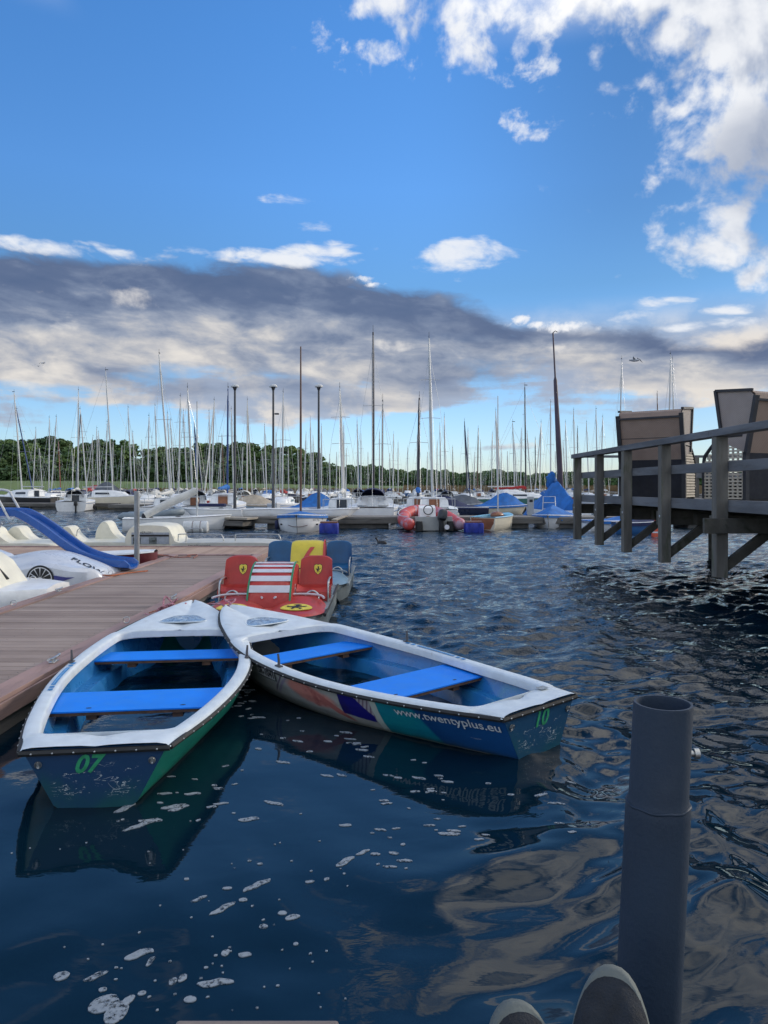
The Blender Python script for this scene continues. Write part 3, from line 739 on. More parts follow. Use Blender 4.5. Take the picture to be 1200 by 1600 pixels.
    m=MB(); m.tube([(x,y,zc+.012+(x-hx)*.06) for x,y in pts+[pts[0]]],.006,5,False); m.build('hatch_rim',flange,t_,60)
    # inner liner
    m=MB(); rws=[]
    tl=[.035]+[i/40 for i in range(2,38)]
    for t in tl:
        b=max(.03,bw(t)-.045); z=zg(t)-.015; led=.10 if .12<t<.72 else .04; f=min(1,max(0,(.9-t)/.25))
        zl=.14 if .12<t<.72 else .1
        half=[(b,z),(b-.015,z-.06),(b-.035,zl+.01),(max(.01,b-.045),zl),(max(.01,b-.045-led),zl-.006),(max(.008,b-.055-led),zl-.02),(max(.005,b-.10-led),-.015),(max(.002,b-.16-led),-.05),(0,-.055)]
        half=[(max(.0,min(y,hullhalf(t,zz,L)-.025)),zz) for y,zz in half]
        rws.append([(L*t,y,zz) for y,zz in half]+[(L*t,-y,zz) for y,zz in reversed(half[:-1])])
    m.grid(rws); n0=len(rws[0])
    m.add(rws[0],[tuple(range(n0))]); m.add(rws[-1],[tuple(range(n0))])
    m.build('liner',linerblue,t_,35,recalc=False)
    # bilge water
    m=MB(); wl_=[(.05+.6*k/20) for k in range(21)]; zw=-.028 if num=='10' else -.005
    up=[(L*t,min(hullhalf(t,zw,L)-.03,max(.05,bw(t)-.045-.12-.04 if t>.12 else bw(t)-.14)),zw) for t in wl_]; m.add(up+[(x,-y,z) for x,y,z in reversed(up)],[tuple(range(42))])
    m.build('bilge_water',mat('bilge',(.010,.075,.20),.05,.2,3,.12,6),t_)
    # thwarts
    for ta,tb,zt_ in ((.60,.685,.235),(.245,.365,.225)):
        bA,bB=bw(ta)-.055,bw(tb)-.055; m=MB()
        m.prism([(L*ta,-bA),(L*tb,-bB),(L*tb,bB),(L*ta,bA)],zt_,zt_+.010); th_=m.build('thwart',benchblue,t_)
        m=MB(); m.prism([(L*ta+.004,-bA+.003),(L*tb-.004,-bB+.003),(L*tb-.004,bB-.003),(L*ta+.004,bA-.003)],zt_-.022,zt_-.001); m.build('plywood',woodedge,th_)
        for sy in (-1,1): m=MB(); m.box((L*(ta+tb)/2,sy*.30*bA/.6,zt_-.04),(L*(tb-ta)*.9,.07,.036)); m.build('batten',woodedge,th_)
        for sy in ((-.33,.33) if tb<.5 else ()):
            m=MB(); m.disc((L*ta+.07,sy*bA/.6,zt_+.0115),(0,0,1),.011,12,ry=.02)
            m.build('hole',rubber,th_)
    # rowlocks
    for sd in (1,-1):
        p=Vector((L*.50,sd*(bw(.5)-.02),zg(.5)+.018)); m=MB(); m.box(p+Vector((0,0,.004)),(.07,.035,.01),bev=.002); m.tube([p,p+Vector((0,0,.05)),p+Vector((.006,.004*sd,.10))],[.012,.010,.008],8); m.build('rowlock',mat('pin_metal',(.10,.10,.11),.5,.2,20,metal=.5),t_,50)
    # eye bolts on the transom
    for sd in (1,-1):
        m=MB(); m.tube([(-.012-.012*math.sin(a)*.8,sd*.30+.013*math.cos(a),.245+.018*math.sin(a)) for a in np.linspace(0,6.28,12)],.005,6,False); m.disc((-.006,sd*.30,.245),(-1,0,0),.02,12); m.build('ring_bolt',steel,t_,50)
    # sticker on the gunwale
    sb=mat('sticker_blue',(.03,.22,.52),.4,.25,30); sd=sticker_side
    m=MB(); ta,tb=(.34,.46)
    def fl(t,f): return Vector((L*t,sd*(bw(t)+.016-(.121)*f),zg(t)+.0205))
    m.grid([[fl(ta+(tb-ta)*k/10,.36) for k in range(11)],[fl(ta+(tb-ta)*k/10,.62) for k in range(11)]])
    for e0 in (.305,.322,.468,.485): m.grid([[fl(e0+.0022*k*1.,.36) for k in range(6)],[fl(e0+.0022*k,.64) for k in range(6)]])
    m.build('sticker',sb,t_)
    m=MB()
    for k in range(16): a=ta+.006+(tb-ta-.01)*k/16; m.grid([[fl(a,.45)+Vector((0,0,.001)),fl(a+.0042,.45)+Vector((0,0,.001))],[fl(a,.52)+Vector((0,0,.001)),fl(a+.0042,.52)+Vector((0,0,.001))]])
    m.build('sticker_print',mat('print_pale',(.35,.52,.70),.5,.3,40),t_)
    # number on the transom (seen from astern, left is port)
    gm=mat('number_green',(.02,.26,.12) if num=='07' else (.02,.22,.10),.5,.35,14)
    cy=.05 if num=='07' else .0
    text_part('number',num,gm,t_,lambda x,y:(-.006,cy-(x-.0),.195+y),.135 if num=='07' else .15,shear=.35,bold=.004,align='CENTER')
    if extra: extra(t_,L)
    return t_
G='rowing boats moored at the brown pier'
rowboat('rowing_boat','rowing boat with green sides numbered 07, moored along the brown pier',(-1.58,4.07),(-.52,4.1),4.12,greenhull,transom_mat('transom_navy',(.004,.040,.115),(.004,.070,.085)),'07',1,G,True,1)
def adtext(t_,L):
    def fn(x,y):
        t=.200-x/L; s=.26-(y-.0)/.36*.55
        return hullp(t,max(0,min(1,s)),1,L,.010)
    text_part('web_address','www.twentyplus.eu',mat('letter_white',(.62,.66,.68),.5,.1,20),t_,fn,.096,bold=.001,sp=1.0)
    def fp(x,y): return hullp(.585-x/L,max(0,min(1,.135-(y)/.36*.55)),1,L,.008)
    m=MB(); m.grid([[fp(.0+.30*k/8,yy) for k in range(9)] for yy in (-.085,.055)]); m.build('plate',mat('plate_black',(.02,.02,.025),.5),t_)
    m=MB(); f2=lambda x,y: hullp(.585-x/L,max(0,min(1,.135-(y)/.36*.55)),1,L,.0095)
    m.grid([[f2(.012+.276*k/8,yy) for k in range(9)] for yy in (-.077,.047)]); m.build('plate_field',mat('plate_pale',(.42,.42,.40),.5,.1,20),t_)
    f3=lambda x,y: hullp(.580-x/L,max(0,min(1,.135-(y)/.36*.55)),1,L,.011)
    text_part('plate_letters','SR-1041',MATS['plate_black'],t_,lambda x,y:f3(x+.005,y*1.15-.06),.078,bold=.003)
    # small stickers inside the stern moulding
    m=MB(); zz=zg(0)+.022; m.add([(.16,-.24,zz),(.22,-.24,zz),(.22,-.33,zz),(.16,-.33,zz)],[(0,1,2,3)]); m.build('label_sticker',mat('label_grey',(.25,.28,.30),.5,.5,60),t_)
rowboat('rowing_boat','rowing boat with a web address on its blue side, number 10 on its stern','' or (1.02,4.86),(-2.65,2.97),4.0,hull_mat('hull_advert',c_ad),transom_mat('transom_teal',(.004,.055,.13),(.004,.07,.11)),'10',1,G,True,-1,adtext)
# ============================================================ PEDAL BOATS
def curve_pts(pts,n=8):
    out=[]; P_=[Vector(p) for p in pts]
    for i in range(len(P_)-1):
        p0=P_[max(0,i-1)];p1=P_[i];p2=P_[i+1];p3=P_[min(len(P_)-1,i+2)]
        for k in range(n):
            t=k/n; out.append(.5*((2*p1)+(p2-p0)*t+(2*p0-5*p1+4*p2-p3)*t*t+(3*p1-p0-3*p2+p3)*t**3))
    out.append(P_[-1]); return out
plred=mat('plastic_red',(.42,.035,.028),.42,.14,4,.06,40,dirt=(.52,.12,.09),ds=3,dth=(.5,.8))
plredb=mat('plastic_red_worn',(.50,.07,.05),.5,.15,5,.06,40,dirt=(.58,.2,.15),ds=5,dth=(.5,.8))
plblue=mat('plastic_blue',(.006,.085,.22),.42,.15,4,.06,40,dirt=(.03,.15,.28),ds=3,dth=(.55,.8))
plyel=mat('plastic_yellow',(.62,.50,.05),.45,.1,5,.05,40,dirt=(.5,.42,.12),ds=6,dth=(.6,.85))
hullgrey=mat('float_grey',(.20,.24,.26),.6,.2,3,.2,20,dirt=(.1,.12,.1),ds=4,dth=(.5,.8),aniso=(1,1,3))
cream=mat('plastic_cream',(.70,.68,.57),.4,.08,3,.04,30,dirt=(.45,.43,.35),ds=4,dth=(.6,.85))
creamd=mat('plastic_cream_dull',(.50,.50,.45),.45,.08,3,.04,30,dirt=(.36,.35,.30),ds=4,dth=(.55,.85))
green=mat('paint_green',(.02,.22,.10),.5,.1,20); yel=mat('badge_yellow',(.72,.60,.06),.45,.08,20); black=mat('badge_black',(.012,.012,.014),.5); stripe=mat('stripe_white',(.60,.61,.66),.45,.06,8,dirt=(.42,.40,.44),ds=7,dth=(.6,.85)); redp=mat('paint_red',(.5,.05,.05),.5,.1,20)
whiteline=mat('line_white',(.65,.67,.7),.5,.1,20)
HORSE=[(-.05,.46),(.07,.50),(.16,.42),(.20,.30),(.12,.27),(.10,.18),(.22,.10),(.36,.20),(.40,.14),(.26,-.02),(.12,-.02),(.06,-.14),(.22,-.26),(.20,-.44),(.12,-.46),(.13,-.30),(-.03,-.22),(-.10,-.48),(-.18,-.48),(-.14,-.20),(-.20,-.06),(-.34,.02),(-.38,.24),(-.28,.22),(-.27,.10),(-.14,.10),(-.02,.18),(-.04,.32),(-.14,.36)]
def badge(parent,fn,shape,w,h):
    """yellow badge with black rearing horse; fn maps (x,y,lift) to 3-D"""
    n=28
    if shape=='oval': pts=[(w/2*math.cos(2*math.pi*k/n),h/2*math.sin(2*math.pi*k/n)) for k in range(n)]
    else:
        pts=[(-w/2,h*.38),(-w*.25,h*.5),(0,h*.45),(w*.25,h*.5),(w/2,h*.38),(w*.5,h*.05),(w*.36,-h*.25),(0,-h*.5),(-w*.36,-h*.25),(-w*.5,h*.05)]
    for nm,mt,sc,lf in (('badge_rim',black if shape!='oval' else yel,1.1,.004),('badge',yel,1.,.006)):
        m=MB(); m.add([fn(x*sc,y*sc,lf) for x,y in pts]+[fn(0,0,lf)],[(k,(k+1)%len(pts),len(pts)) for k in range(len(pts))]); m.build(nm,mt,parent,recalc=False)
    hs=min(w,h)*(.82 if shape!='oval' else 1.05); bm=bmesh.new(); vs=[bm.verts.new((x*hs,y*hs,0)) for x,y in HORSE]; f=bm.faces.new(vs); bmesh.ops.triangulate(bm,faces=[f]); bm.verts.index_update()
    m=MB(); m.add([fn(v.co.x*(1.25 if shape=='oval' else 1),v.co.y*(.72 if shape=='oval' else 1),.009) for v in bm.verts],[[v.index for v in f.verts] for f in bm.faces]); bm.free(); m.build('badge_horse',black,parent,recalc=False)
def seat_shell(w,hb,mt,parent,loc,badge_on=False,name='seat'):
    # bucket seat facing -y: back leans to +y
    o=bpy.data.objects.new(name,None)
    prof=[(-.34,.02),(-.33,.10),(-.20,.13),(.0,.10),(.08,.14),(.13,.28),(.17,.42),(.19,hb),(.22,hb+.01),(.23,hb-.02)]
    m=MB(); rows=[]
    for k,(y,z) in enumerate(prof):
        row=[]
        for j in range(13):
            u=j/12*2-1; wd=w/2*(1-.10*max(0,(z-.15)/hb)); e=abs(u)**4
            row.append((u*wd,y-.05*e*(1 if z>.13 else 0)-.0,z+(.05*e if k in(2,3) else 0)-(.045*e if k>=7 else 0)))
        rows.append(row)
    m.grid(rows); back=[[(x,y+.035,z-.012) for x,y,z in r] for r in rows]; m.grid(back,flip=True)
    for r in range(len(rows)-1):
        for e in (0,12): m.add([rows[r][e],rows[r+1][e],back[r+1][e],back[r][e]],[(0,1,2,3)])
    s=m.build(name,mt,parent,40,loc)
    m=MB(); m.box((0,-.10,-.10),(w*.86,.40,.20),bev=.03); m.build('seat_box',mt,s,40)
    if badge_on:
        def fn(x,y,l): 
            z=.33+y; yy=np.interp(z,[.14,.28,.42,.6],[.08,.13,.17,.2]); return Vector((x+.02,yy-l,z))
        badge(s,fn,'shield',.10,.13)
    return s
def arch(pts,r,name,parent,mt=steel,n=8): m=MB(); m.tube(curve_pts(pts),r,n); return m.build(name,mt,parent,60)
def pedal_front(name,label,cat,loc,seatm,humpm,deckm_,floatm,kind,L=2.75,W_=1.42):
    """bow to -y. kind 'stripe' or 'one'"""
    t=thing(name,label,cat,loc,0,'pedal boats with a race car hood moored at the pier')
    # two floats
    for sx in (-1,1):
        m=MB(); rows=[]
        for k in range(15):
            u=k/14; y=u*L; f=min(1,(u/.22))**.55; fr=1-.25*max(0,(u-.85)/.15)
            w=.21*f*fr+.01; zt=.30-.02*(1-f); zb=.30-(.42*f*fr)
            cx=sx*(W_/2-.21)+sx*-.05*(1-f)
            rows.append([(cx+w*a,y,z) for a,z in ((-1,zt),(-.98,(zt+zb)/2),(-.6,zb),(.6,zb),(.98,(zt+zb)/2),(1,zt))])
        m.grid(rows,True); m.add(rows[0],[(0,1,2,3,4,5)]); m.add(rows[-1],[(0,1,2,3,4,5)]); m.build('float',floatm,t,40)
        m=MB(); m.tube([(sx*(W_/2+.002),y,.275+.05*max(0,(y/L-.5))) for y in np.linspace(.25,L-.05,12)],.022,6); m.build('bumper_rail',rubber if kind=='stripe' else hullgrey,t,50)
        # rounded bow deck pad
        m=MB(); rows=[]
        for k in range(13):
            u=k/12; y=.02+u*.95; w=.32*math.sqrt(max(.0,1-(1-min(1,u/.5))**2))+.015; w*=1-.1*max(0,(u-.8)/.2)
            zc=.30+.055*math.sin(min(1,u*1.2)*math.pi/2)+.05*u
            rows.append([(sx*(W_/2-.335)+w*a,y,.285+(zc-.285)*(1-abs(a)**3)) for a in np.linspace(-1,1,11)])
        m.grid(rows); m.build('bow_deck',seatm if kind=='stripe' else mat('plastic_pale_blue',(.16,.27,.36),.45,.15,5,dirt=(.1,.16,.2),ds=5),t,50)
        # fender arch line
        arch([(sx*(W_/2-.335)+.30*c,.62+.33*s_,.42) for c,s_ in ((-1,0),(-.8,.6),(-.3,.93),(.3,.93),(.8,.6),(1,0))],.014,'wheel_line',t,stripe if kind=='stripe' else hullgrey)
        if kind=='stripe':
            def fn(x,y,l,sx=sx):
                Y=.33+y; u=(Y-.02)/.95; a=x/.32; zc=.30+.055*math.sin(min(1,u*1.2)*math.pi/2)+.05*u
                return Vector((sx*(W_/2-.335)+x,Y,.285+(zc-.285)*(1-abs(a)**3)+l+.004))
            badge(t,fn,'oval',.34,.24)
    # deck between / tub
    m=MB(); m.box((0,L*.60,.20),(W_-.1,L*.72,.12),bev=.03); m.box((0,L*.28,.24),(.20,.6,.10),bev=.03); m.build('deck',deckm_,t,40)
    m=MB(); m.box((0,L-.22,.36),(W_-.16,.36,.22),bev=.05); m.build('stern_box',deckm_,t,40)
    # centre hood
    hw=.27; prof=[(.62,.25),(.66,.42),(.78,.58),(.95,.70),(1.12,.765),(1.32,.785),(1.50,.74),(1.60,.62),(1.66,.40),(1.68,.25)] if kind=='stripe' else [(1.0,.25),(1.04,.45),(1.12,.66),(1.22,.80),(1.34,.865),(1.48,.855),(1.60,.75),(1.68,.55),(1.72,.25)]
    pc=curve_pts([(0,y,z) for y,z in prof],4)
    m=MB(); m.grid([[(x,p.y,p.z-.03*(abs(x)/hw)**6) for x in np.linspace(-hw,hw,11)] for p in pc])
    for sx in (-1,1): m.add([(sx*hw,p.y,p.z-.03) for p in pc],[tuple(range(len(pc)))])
    hood=m.build('hood',humpm,t,35)
    def onh(s,x,l=.004):   # s: arc parameter
        k=min(len(pc)-2,int(s*(len(pc)-1))); f=s*(len(pc)-1)-k; p=pc[k].lerp(pc[k+1],f); d=(pc[k+1]-pc[k]).normalized(); nrm=Vector((0,-d.z,d.y)) if True else 0
        return Vector((x,p.y,p.z))+nrm*l
    if kind=='stripe':
        for s0,s1 in ((.145,.20),(.235,.285),(.32,.365),(.40,.44),(.475,.51),(.545,.575)):
            m=MB(); m.grid([[onh(s0+(s1-s0)*j/4,x) for x in np.linspace(-hw+.018,hw-.018,8)] for j in range(5)]); m.build('stripe',stripe,hood)
        for sx in (-1,1):
            m=MB(); m.grid([[onh(.04+.6*j/16,sx*(hw-.022),.006),onh(.04+.6*j/16,sx*(hw+.001),.004)] for j in range(17)]); m.build('green_edge',green,hood)
        m=MB()
        text_part('side_mark','F1',stripe,hood,lambda x,y:Vector((hw+.005,1.0+x,.42+y)),.16)
    else:
        m=MB(); s=.30
        def f1(x,y): return onh(.215+y*.42,x-.02,.008)
        text_part('number','1',redp,hood,f1,.42,shear=.35,bold=.014,align='CENTER',cuts=4)
        m=MB(); m.grid([[onh(.0+.10*j/3,x,.005) for x in np.linspace(-hw,hw,6)] for j in range(4)]); m.build('yellow_panel',plyel,hood)
        m=MB(); m.grid([[onh(.112,x,.006) for x in np.linspace(-hw,hw,6)],[onh(.122,x,.006) for x in np.linspace(-hw,hw,6)]]); m.build('dark_line',black,hood)
        m=MB(); m.tube([onh(j/16,hw-.0,.0) for j in range(17)],.012,6); m.build('edge_roll',redp,hood,60)
        m=MB(); m.add([(hw+.004,p.y,p.z-.05) for p in pc]+[(hw+.004,1.68,.25),(hw+.004,1.0,.25)],[tuple(range(len(pc)+2))]); m.build('side_panel',redp,hood)
    sy=1.42 if kind=='stripe' else 1.5
    for sx in (-1,1):
        s=seat_shell(.44,.50,seatm,t,(sx*.50,sy,.33),kind=='stripe')
    # handle rails
    for sx in (-1,1):
        x=sx*(W_/2-.02)
        arch([(x,sy-.35,.28),(x,sy-.33,.50),(x,sy-.26,.56),(x,sy+.0,.57),(x,sy+.10,.52),(x,sy+.12,.30)],.014,'hand_rail',t)
        arch([(sx*.42,sy-.50,.28),(sx*.42,sy-.48,.40),(sx*.47,sy-.46,.45),(sx*.53,sy-.46,.45),(sx*.58,sy-.48,.40),(sx*.58,sy-.50,.28)],.012,'pedal_bow',t)
    return t
pedal_front('pedal_boat','red pedal boat with white striped hood and yellow horse badges, behind rowing boat bows','pedal boat',(-1.40,8.35,0),plred,plred,plredb,hullgrey,'stripe')
pedal_front('pedal_boat','blue pedal boat with yellow hood marked 1, behind the red pedal boat','pedal boat',(-1.26,11.05,0),plblue,plyel,plred,hullgrey,'one')
# ---------------- cream pedal boats beyond the cross arm, side on, bow to +x
def pedal_side(label,loc,length,mt,num=None,rz=0,console=False,rev=1,num_rot=1):
    t=thing('pedal_boat',label,'pedal boat',loc,rz,'cream pedal boats beyond the cross arm')
    W_=1.35
    m=MB(); rows=[]
    for k in range(17):
        u=k/16; x=(u-.5)*length; e=1-abs(2*u-1)**5; w=W_/2*(.55+.45*e**.5)
        rows.append([(x,y*w,z) for y,z in ((-1,.30*e**.3+.02),(-1.02,.12),(-.85,-.12),(0,-.16),(.85,-.12),(1.02,.12),(1,.30*e**.3+.02),(.6,.34*e**.3+.02),(0,.35*e**.3+.02),(-.6,.34*e**.3+.02))])
    m.grid(rows,True); m.add(rows[0],[tuple(range(10))]); m.add(rows[-1],[tuple(range(10))]); m.build('hull',mt,t,45)
    m=MB(); m.tube([((u-.5)*length,W_/2*(.55+.45*(1-abs(2*u-1)**5)**.5)*-1.02,.17) for u in np.linspace(.05,.95,14)],.016,6); m.build('rub_strip',rubber,t,60)
    def seat(x0,w,h,y0,y1,nm='seat'):
        pr=curve_pts([(x0-w*.55,0,.28),(x0-w*.50,0,.28+h*.55),(x0-w*.28,0,.28+h*.97),(x0-w*.02,0,.28+h*.96),(x0+w*.18,0,.28+h*.55),(x0+w*.55,0,.28+h*.18),(x0+w*1.1,0,.30)],5)
        m=MB(); m.grid([[(p.x*rev,y,p.z-.03*(abs((y-(y0+y1)/2)/((y1-y0)/2))**6)) for y in np.linspace(y0,y1,9)] for p in pr])
        for y in (y0,y1): m.add([(p.x*rev,y,p.z-.03) for p in pr],[tuple(range(len(pr)))])
        return m.build(nm,mt,t,40)
    if console:
        seat(-length*.36,.62,.46,-.60,-.04); seat(-length*.36+.75,.62,.56,.04,.60) 
    else:
        seat(-length*.10,.70,.46,-.62,-.05); seat(-length*.10+.30,.70,.44,.05,.62)
    if num:
        text_part('number',num,mat('number_red',(.55,.10,.07),.5,.15,20),t,lambda x,y:Vector((x-length*.10*rev-.36,-.628,.45+y)),.24,bold=.008)
    arch([(-length*.30,-.55,.3),(-length*.29,-.55,.62),(-length*.24,-.55,.68),(-length*.18,-.55,.68),(-length*.17,-.55,.6)],.012,'hand_rail',t)
    return t
pedal_side('cream pedal boat numbered 03, beyond the cross arm at far left',(-9.75,19.75,0),2.9,cream,'03')
pb=pedal_side('cream pedal boat with two humped seats, left of the sign board',(-7.35,20.1,0),2.5,cream,console=True)
text_part('side_lettering','T-Nam-83',black,pb,lambda x,y:Vector((x-1.15,-.70,.20+y)),.13)
pc_=pedal_side('long low white pedal boat with thin hand rails, reaching the end of the cross arm',(-4.2,20.0,0),3.3,creamd)
for ch in list(pc_.children):
    if ch.name.startswith('seat'): bpy.data.objects.remove(ch)
text_part('side_lettering','www.pedal-und-segel.de',black,pc_,lambda x,y:Vector((x-.9,-.70,.235+y)),.06)
for x0 in (-1.2,.3): arch([(x0,-.5,.3),(x0,-.5,.48),(x0+.1,-.5,.53),(x0+1.0,-.5,.53),(x0+1.15,-.5,.48),(x0+1.2,-.5,.3)],.014,'hand_rail',pc_)
# box shaped console boat with the board
cb=thing('pedal_boat','cream pedal boat with large boxy hood and dark notice board, behind the grey pile','pedal boat',(-6.15,20.05,0),0,'cream pedal boats beyond the cross arm')
pr=curve_pts([(-.62,0,.2),(-.60,0,.50),(-.46,0,.74),(-.2,0,.80),(.22,0,.80),(.50,0,.74),(.64,0,.50),(.78,0,.36),(1.6,0,.32),(1.75,0,.2)],5)
m=MB(); m.grid([[(p.x,y,p.z-.04*(abs(y)/.66)**6) for y in np.linspace(-.66,.66,11)] for p in pr])
for y in (-.66,.66): m.add([(p.x,y,p.z-.04) for p in pr]+[(1.75,y,-.12),(-.62,y,-.12)],[tuple(range(len(pr)+2))])
m.build('hood',cream,cb,40)
m=MB(); m.box((.05,-.672,.43),(.98,.012,.30)); bd=m.build('notice_board',mat('board_grey',(.33,.37,.42),.5,.15,9),cb)
m=MB(); m.box((.05,-.682,.50),(.98,.006,.05)); m.build('board_bar',black,bd)
text_part('board_text','VERLEIH',black,bd,lambda x,y:Vector((x-.22,-.683,.545+y)),.09)
for x0 in (-.3,.12): m=MB(); m.box((x0,-.682,.37),(.20,.006,.17)); m.build('board_picture',mat('pic_dark',(.10,.12,.12),.5,.8,14),bd)
# ---------------- dark red boat behind the pile
db=thing('rowing_boat','narrow boat with dark red side and white top, by the grey pile','rowing boat',(-5.85,15.3,0),0)
m=MB(); rows=[]
for k in range(13):
    u=k/12; x=(u-.5)*2.3; w=.48*(1-max(0,(abs(2*u-1)-.5)/.5)**2*.75)
    rows.append([(x,-w,.33+.10*u),(x,-w*.9,.1),(x,-w*.5,-.1),(x,w*.5,-.1),(x,w*.9,.1),(x,w,.33+.10*u)])
m.grid(rows); m.add(rows[0],[tuple(range(6))]); m.add(rows[-1],[tuple(range(6))]); m.build('hull',mat('dark_red',(.10,.010,.018),.4,.2,4),db,50)
m=MB(); m.grid([[(r[0][0],r[0][1]-.015,r[0][2]),(r[0][0],r[0][1],r[0][2]+.03),(r[0][0],0,r[0][2]+.05),(r[0][0],-r[0][1],r[0][2]+.03),(r[0][0],-r[0][1]+.015,r[0][2])] for r in rows]); m.build('deck',white,db,50)
# ---------------- white car shaped pedal boat with slide
car=thing('car_pedal_boat','white sports car shaped pedal boat carrying a blue slide, left of the pier','pedal boat',(-5.6,12.75,0),0)
carw=mat('car_white',(.56,.60,.66),.3,.06,3,coat=.35,dirt=(.42,.45,.50),ds=3,dth=(.6,.9))
prof=[(-2.3,.28),(-2.1,.36),(-1.6,.42),(-1.1,.50),(-.7,.60),(-.3,.67),(.0,.67),(.25,.61),(.5,.52),(.7,.45),(.85,.38),(.93,.28)]
pc=curve_pts([(x,0,z) for x,z in prof],5)
def fend(x): return .10*math.exp(-((x-.05)/.42)**2)+.07*math.exp(-((x+1.6)/.4)**2)
m=MB(); rows=[]
for p in pc:
    x=p.x; w=.72*(1-.35*max(0,(x-.4)/.53)**2-.15*max(0,(-x-1.6)/.7)); row=[]
    for a in np.linspace(-1,1,21):
        aa=abs(a); roof=p.z; side=.30+fend(x)
        zt=min(p.z,side+.12); 
        if aa<.55: z=roof-.05*(aa/.55)**2
        elif aa<.82: f=(aa-.55)/.27; z=(roof-.05)*(1-f)+(zt)*f
        elif aa<.95: z=zt-.02*(aa-.82)
        else: z=zt-.06
        row.append((x,a*w,z))
    row=[(x,-w*1.01,-.05)]+[(x,-w*1.02,.15)]+row+[(x,w*1.02,.15),(x,w*1.01,-.05)]; rows.append(row)
m.grid(rows); m.add(rows[0],[tuple(range(len(rows[0])))]); m.add(rows[-1],[tuple(range(len(rows[0])))]); m.build('body',carw,car,35)
yw=-.745
m=MB(); m.box((-.7,yw+.01,.0),(3.0,.03,.14),bev=.01); m.build('sill',rubber,car)
wx,wz_,wr=.04,.27,.225
m=MB(); m.disc((wx,yw-.002,wz_),(0,-1,0),wr,36); wh=m.build('wheel',rubber,car)
m=MB(); m.disc((wx,yw-.006,wz_),(0,-1,0),wr*.86,36); m.build('rim',whiteline,wh)
for k in range(12):
    a0=2*math.pi*(k+.10)/12; a1=2*math.pi*(k+.90)/12
    m=MB(); m.add([(wx+wr*.80*math.cos(a),yw-.010,wz_+wr*.80*math.sin(a)) for a in (a0,(a0+a1)/2,a1)]+[(wx+wr*.18*math.cos(a),yw-.010,wz_+wr*.18*math.sin(a)) for a in (a1,a0)],[(0,1,2,3,4)]); m.build('rim_gap',rubber,wh)
m=MB(); m.add([(.27,yw-.005,.24),(.26,yw-.005,.33),(.46,yw-.006,.30),(.60,yw-.004,.30),(.44,yw-.005,.25),(.34,yw-.005,.22)],[(0,1,2,3,4,5)]); m.build('blue_flash',mat('flash_blue',(.03,.04,.22),.4,.1,10),car)
m=MB(); m.disc((-.36,yw-.004,.37),(0,-1,0),.042,18); m.build('filler_cap',mat('dark_grey',(.08,.09,.10),.5,.2,20),car)
text_part('hood_letters','FLOW',black,car,lambda x,y:Vector((.34+x*.95,-.30+y*.8-x*.22,crom([.0,.25,.5,.7,.85],[.67,.61,.52,.45,.38],.34+x*.95)+.008-.05*((-.30+y*.8-x*.22)/.396)**2)),.22,bold=.004)
# slide
slideb=mat('slide_blue',(.010,.09,.36),.25,.1,2,coat=.4,dirt=(.03,.15,.42),ds=3,dth=(.6,.9))
SY=.55
sp=curve_pts([(-2.6,0,1.22),(-1.6,0,1.25),(-1.0,0,1.25),(-.80,0,1.20),(-.45,0,.985),(-.12,0,.74),(.22,0,.53),(.60,0,.40),(.90,0,.355),(1.12,0,.34)],6)
m=MB(); rows=[]
for i,p in enumerate(sp):
    d=(sp[min(i+1,len(sp)-1)]-sp[max(i-1,0)]).normalized(); n=Vector((-d.z,0,d.x))
    e=1-.75*max(0,(i-len(sp)+4)/4)
    sec=[(-.26,.12*e),(-.24,.135*e),(-.22,.12*e),(-.205,.03),(-.14,.0),(0,-.012),(.14,.0),(.205,.03),(.22,.12*e),(.24,.135*e),(.26,.12*e),(.25,.0),(.17,-.035),(0,-.04),(-.17,-.035),(-.25,.0)]
    rows.append([p+Vector((0,SY+y,0))+n*z for y,z in sec])
m.grid(rows,True); m.add(rows[0],[tuple(range(16))]); m.add(rows[-1],[tuple(range(16))]); sl_=m.build('slide',slideb,car,40)
m=MB(); m.box((.72,SY,.26),(.30,.36,.20),bev=.02); m.build('slide_foot',slideb,car)
for sy in (-.27,.27):
    arch([(-1.75,SY+sy,1.72),(-1.30,SY+sy,1.70),(-1.18,SY+sy,1.56),(-1.0,SY+sy,1.24),(-.95,SY+sy,1.20),(-.88,SY+sy,1.23)],.022,'slide_handle',car,mat('rail_white',(.55,.57,.58),.4,.1,10))
    arch([(-1.75,SY+sy,1.72),(-1.95,SY+sy,1.3),(-2.05,SY+sy,.5)],.022,'slide_handle',car,MATS['rail_white'])
arch([(-1.35,SY-.27,1.22),(-1.55,SY-.27,.9),(-1.65,SY-.27,.42)],.02,'slide_leg',car,MATS['rail_white'])
arch([(-1.4,SY+.31,1.1),(-1.6,SY+.31,.8),(-1.7,SY+.31,.45)],.02,'slide_leg',car,MATS['rail_white'])
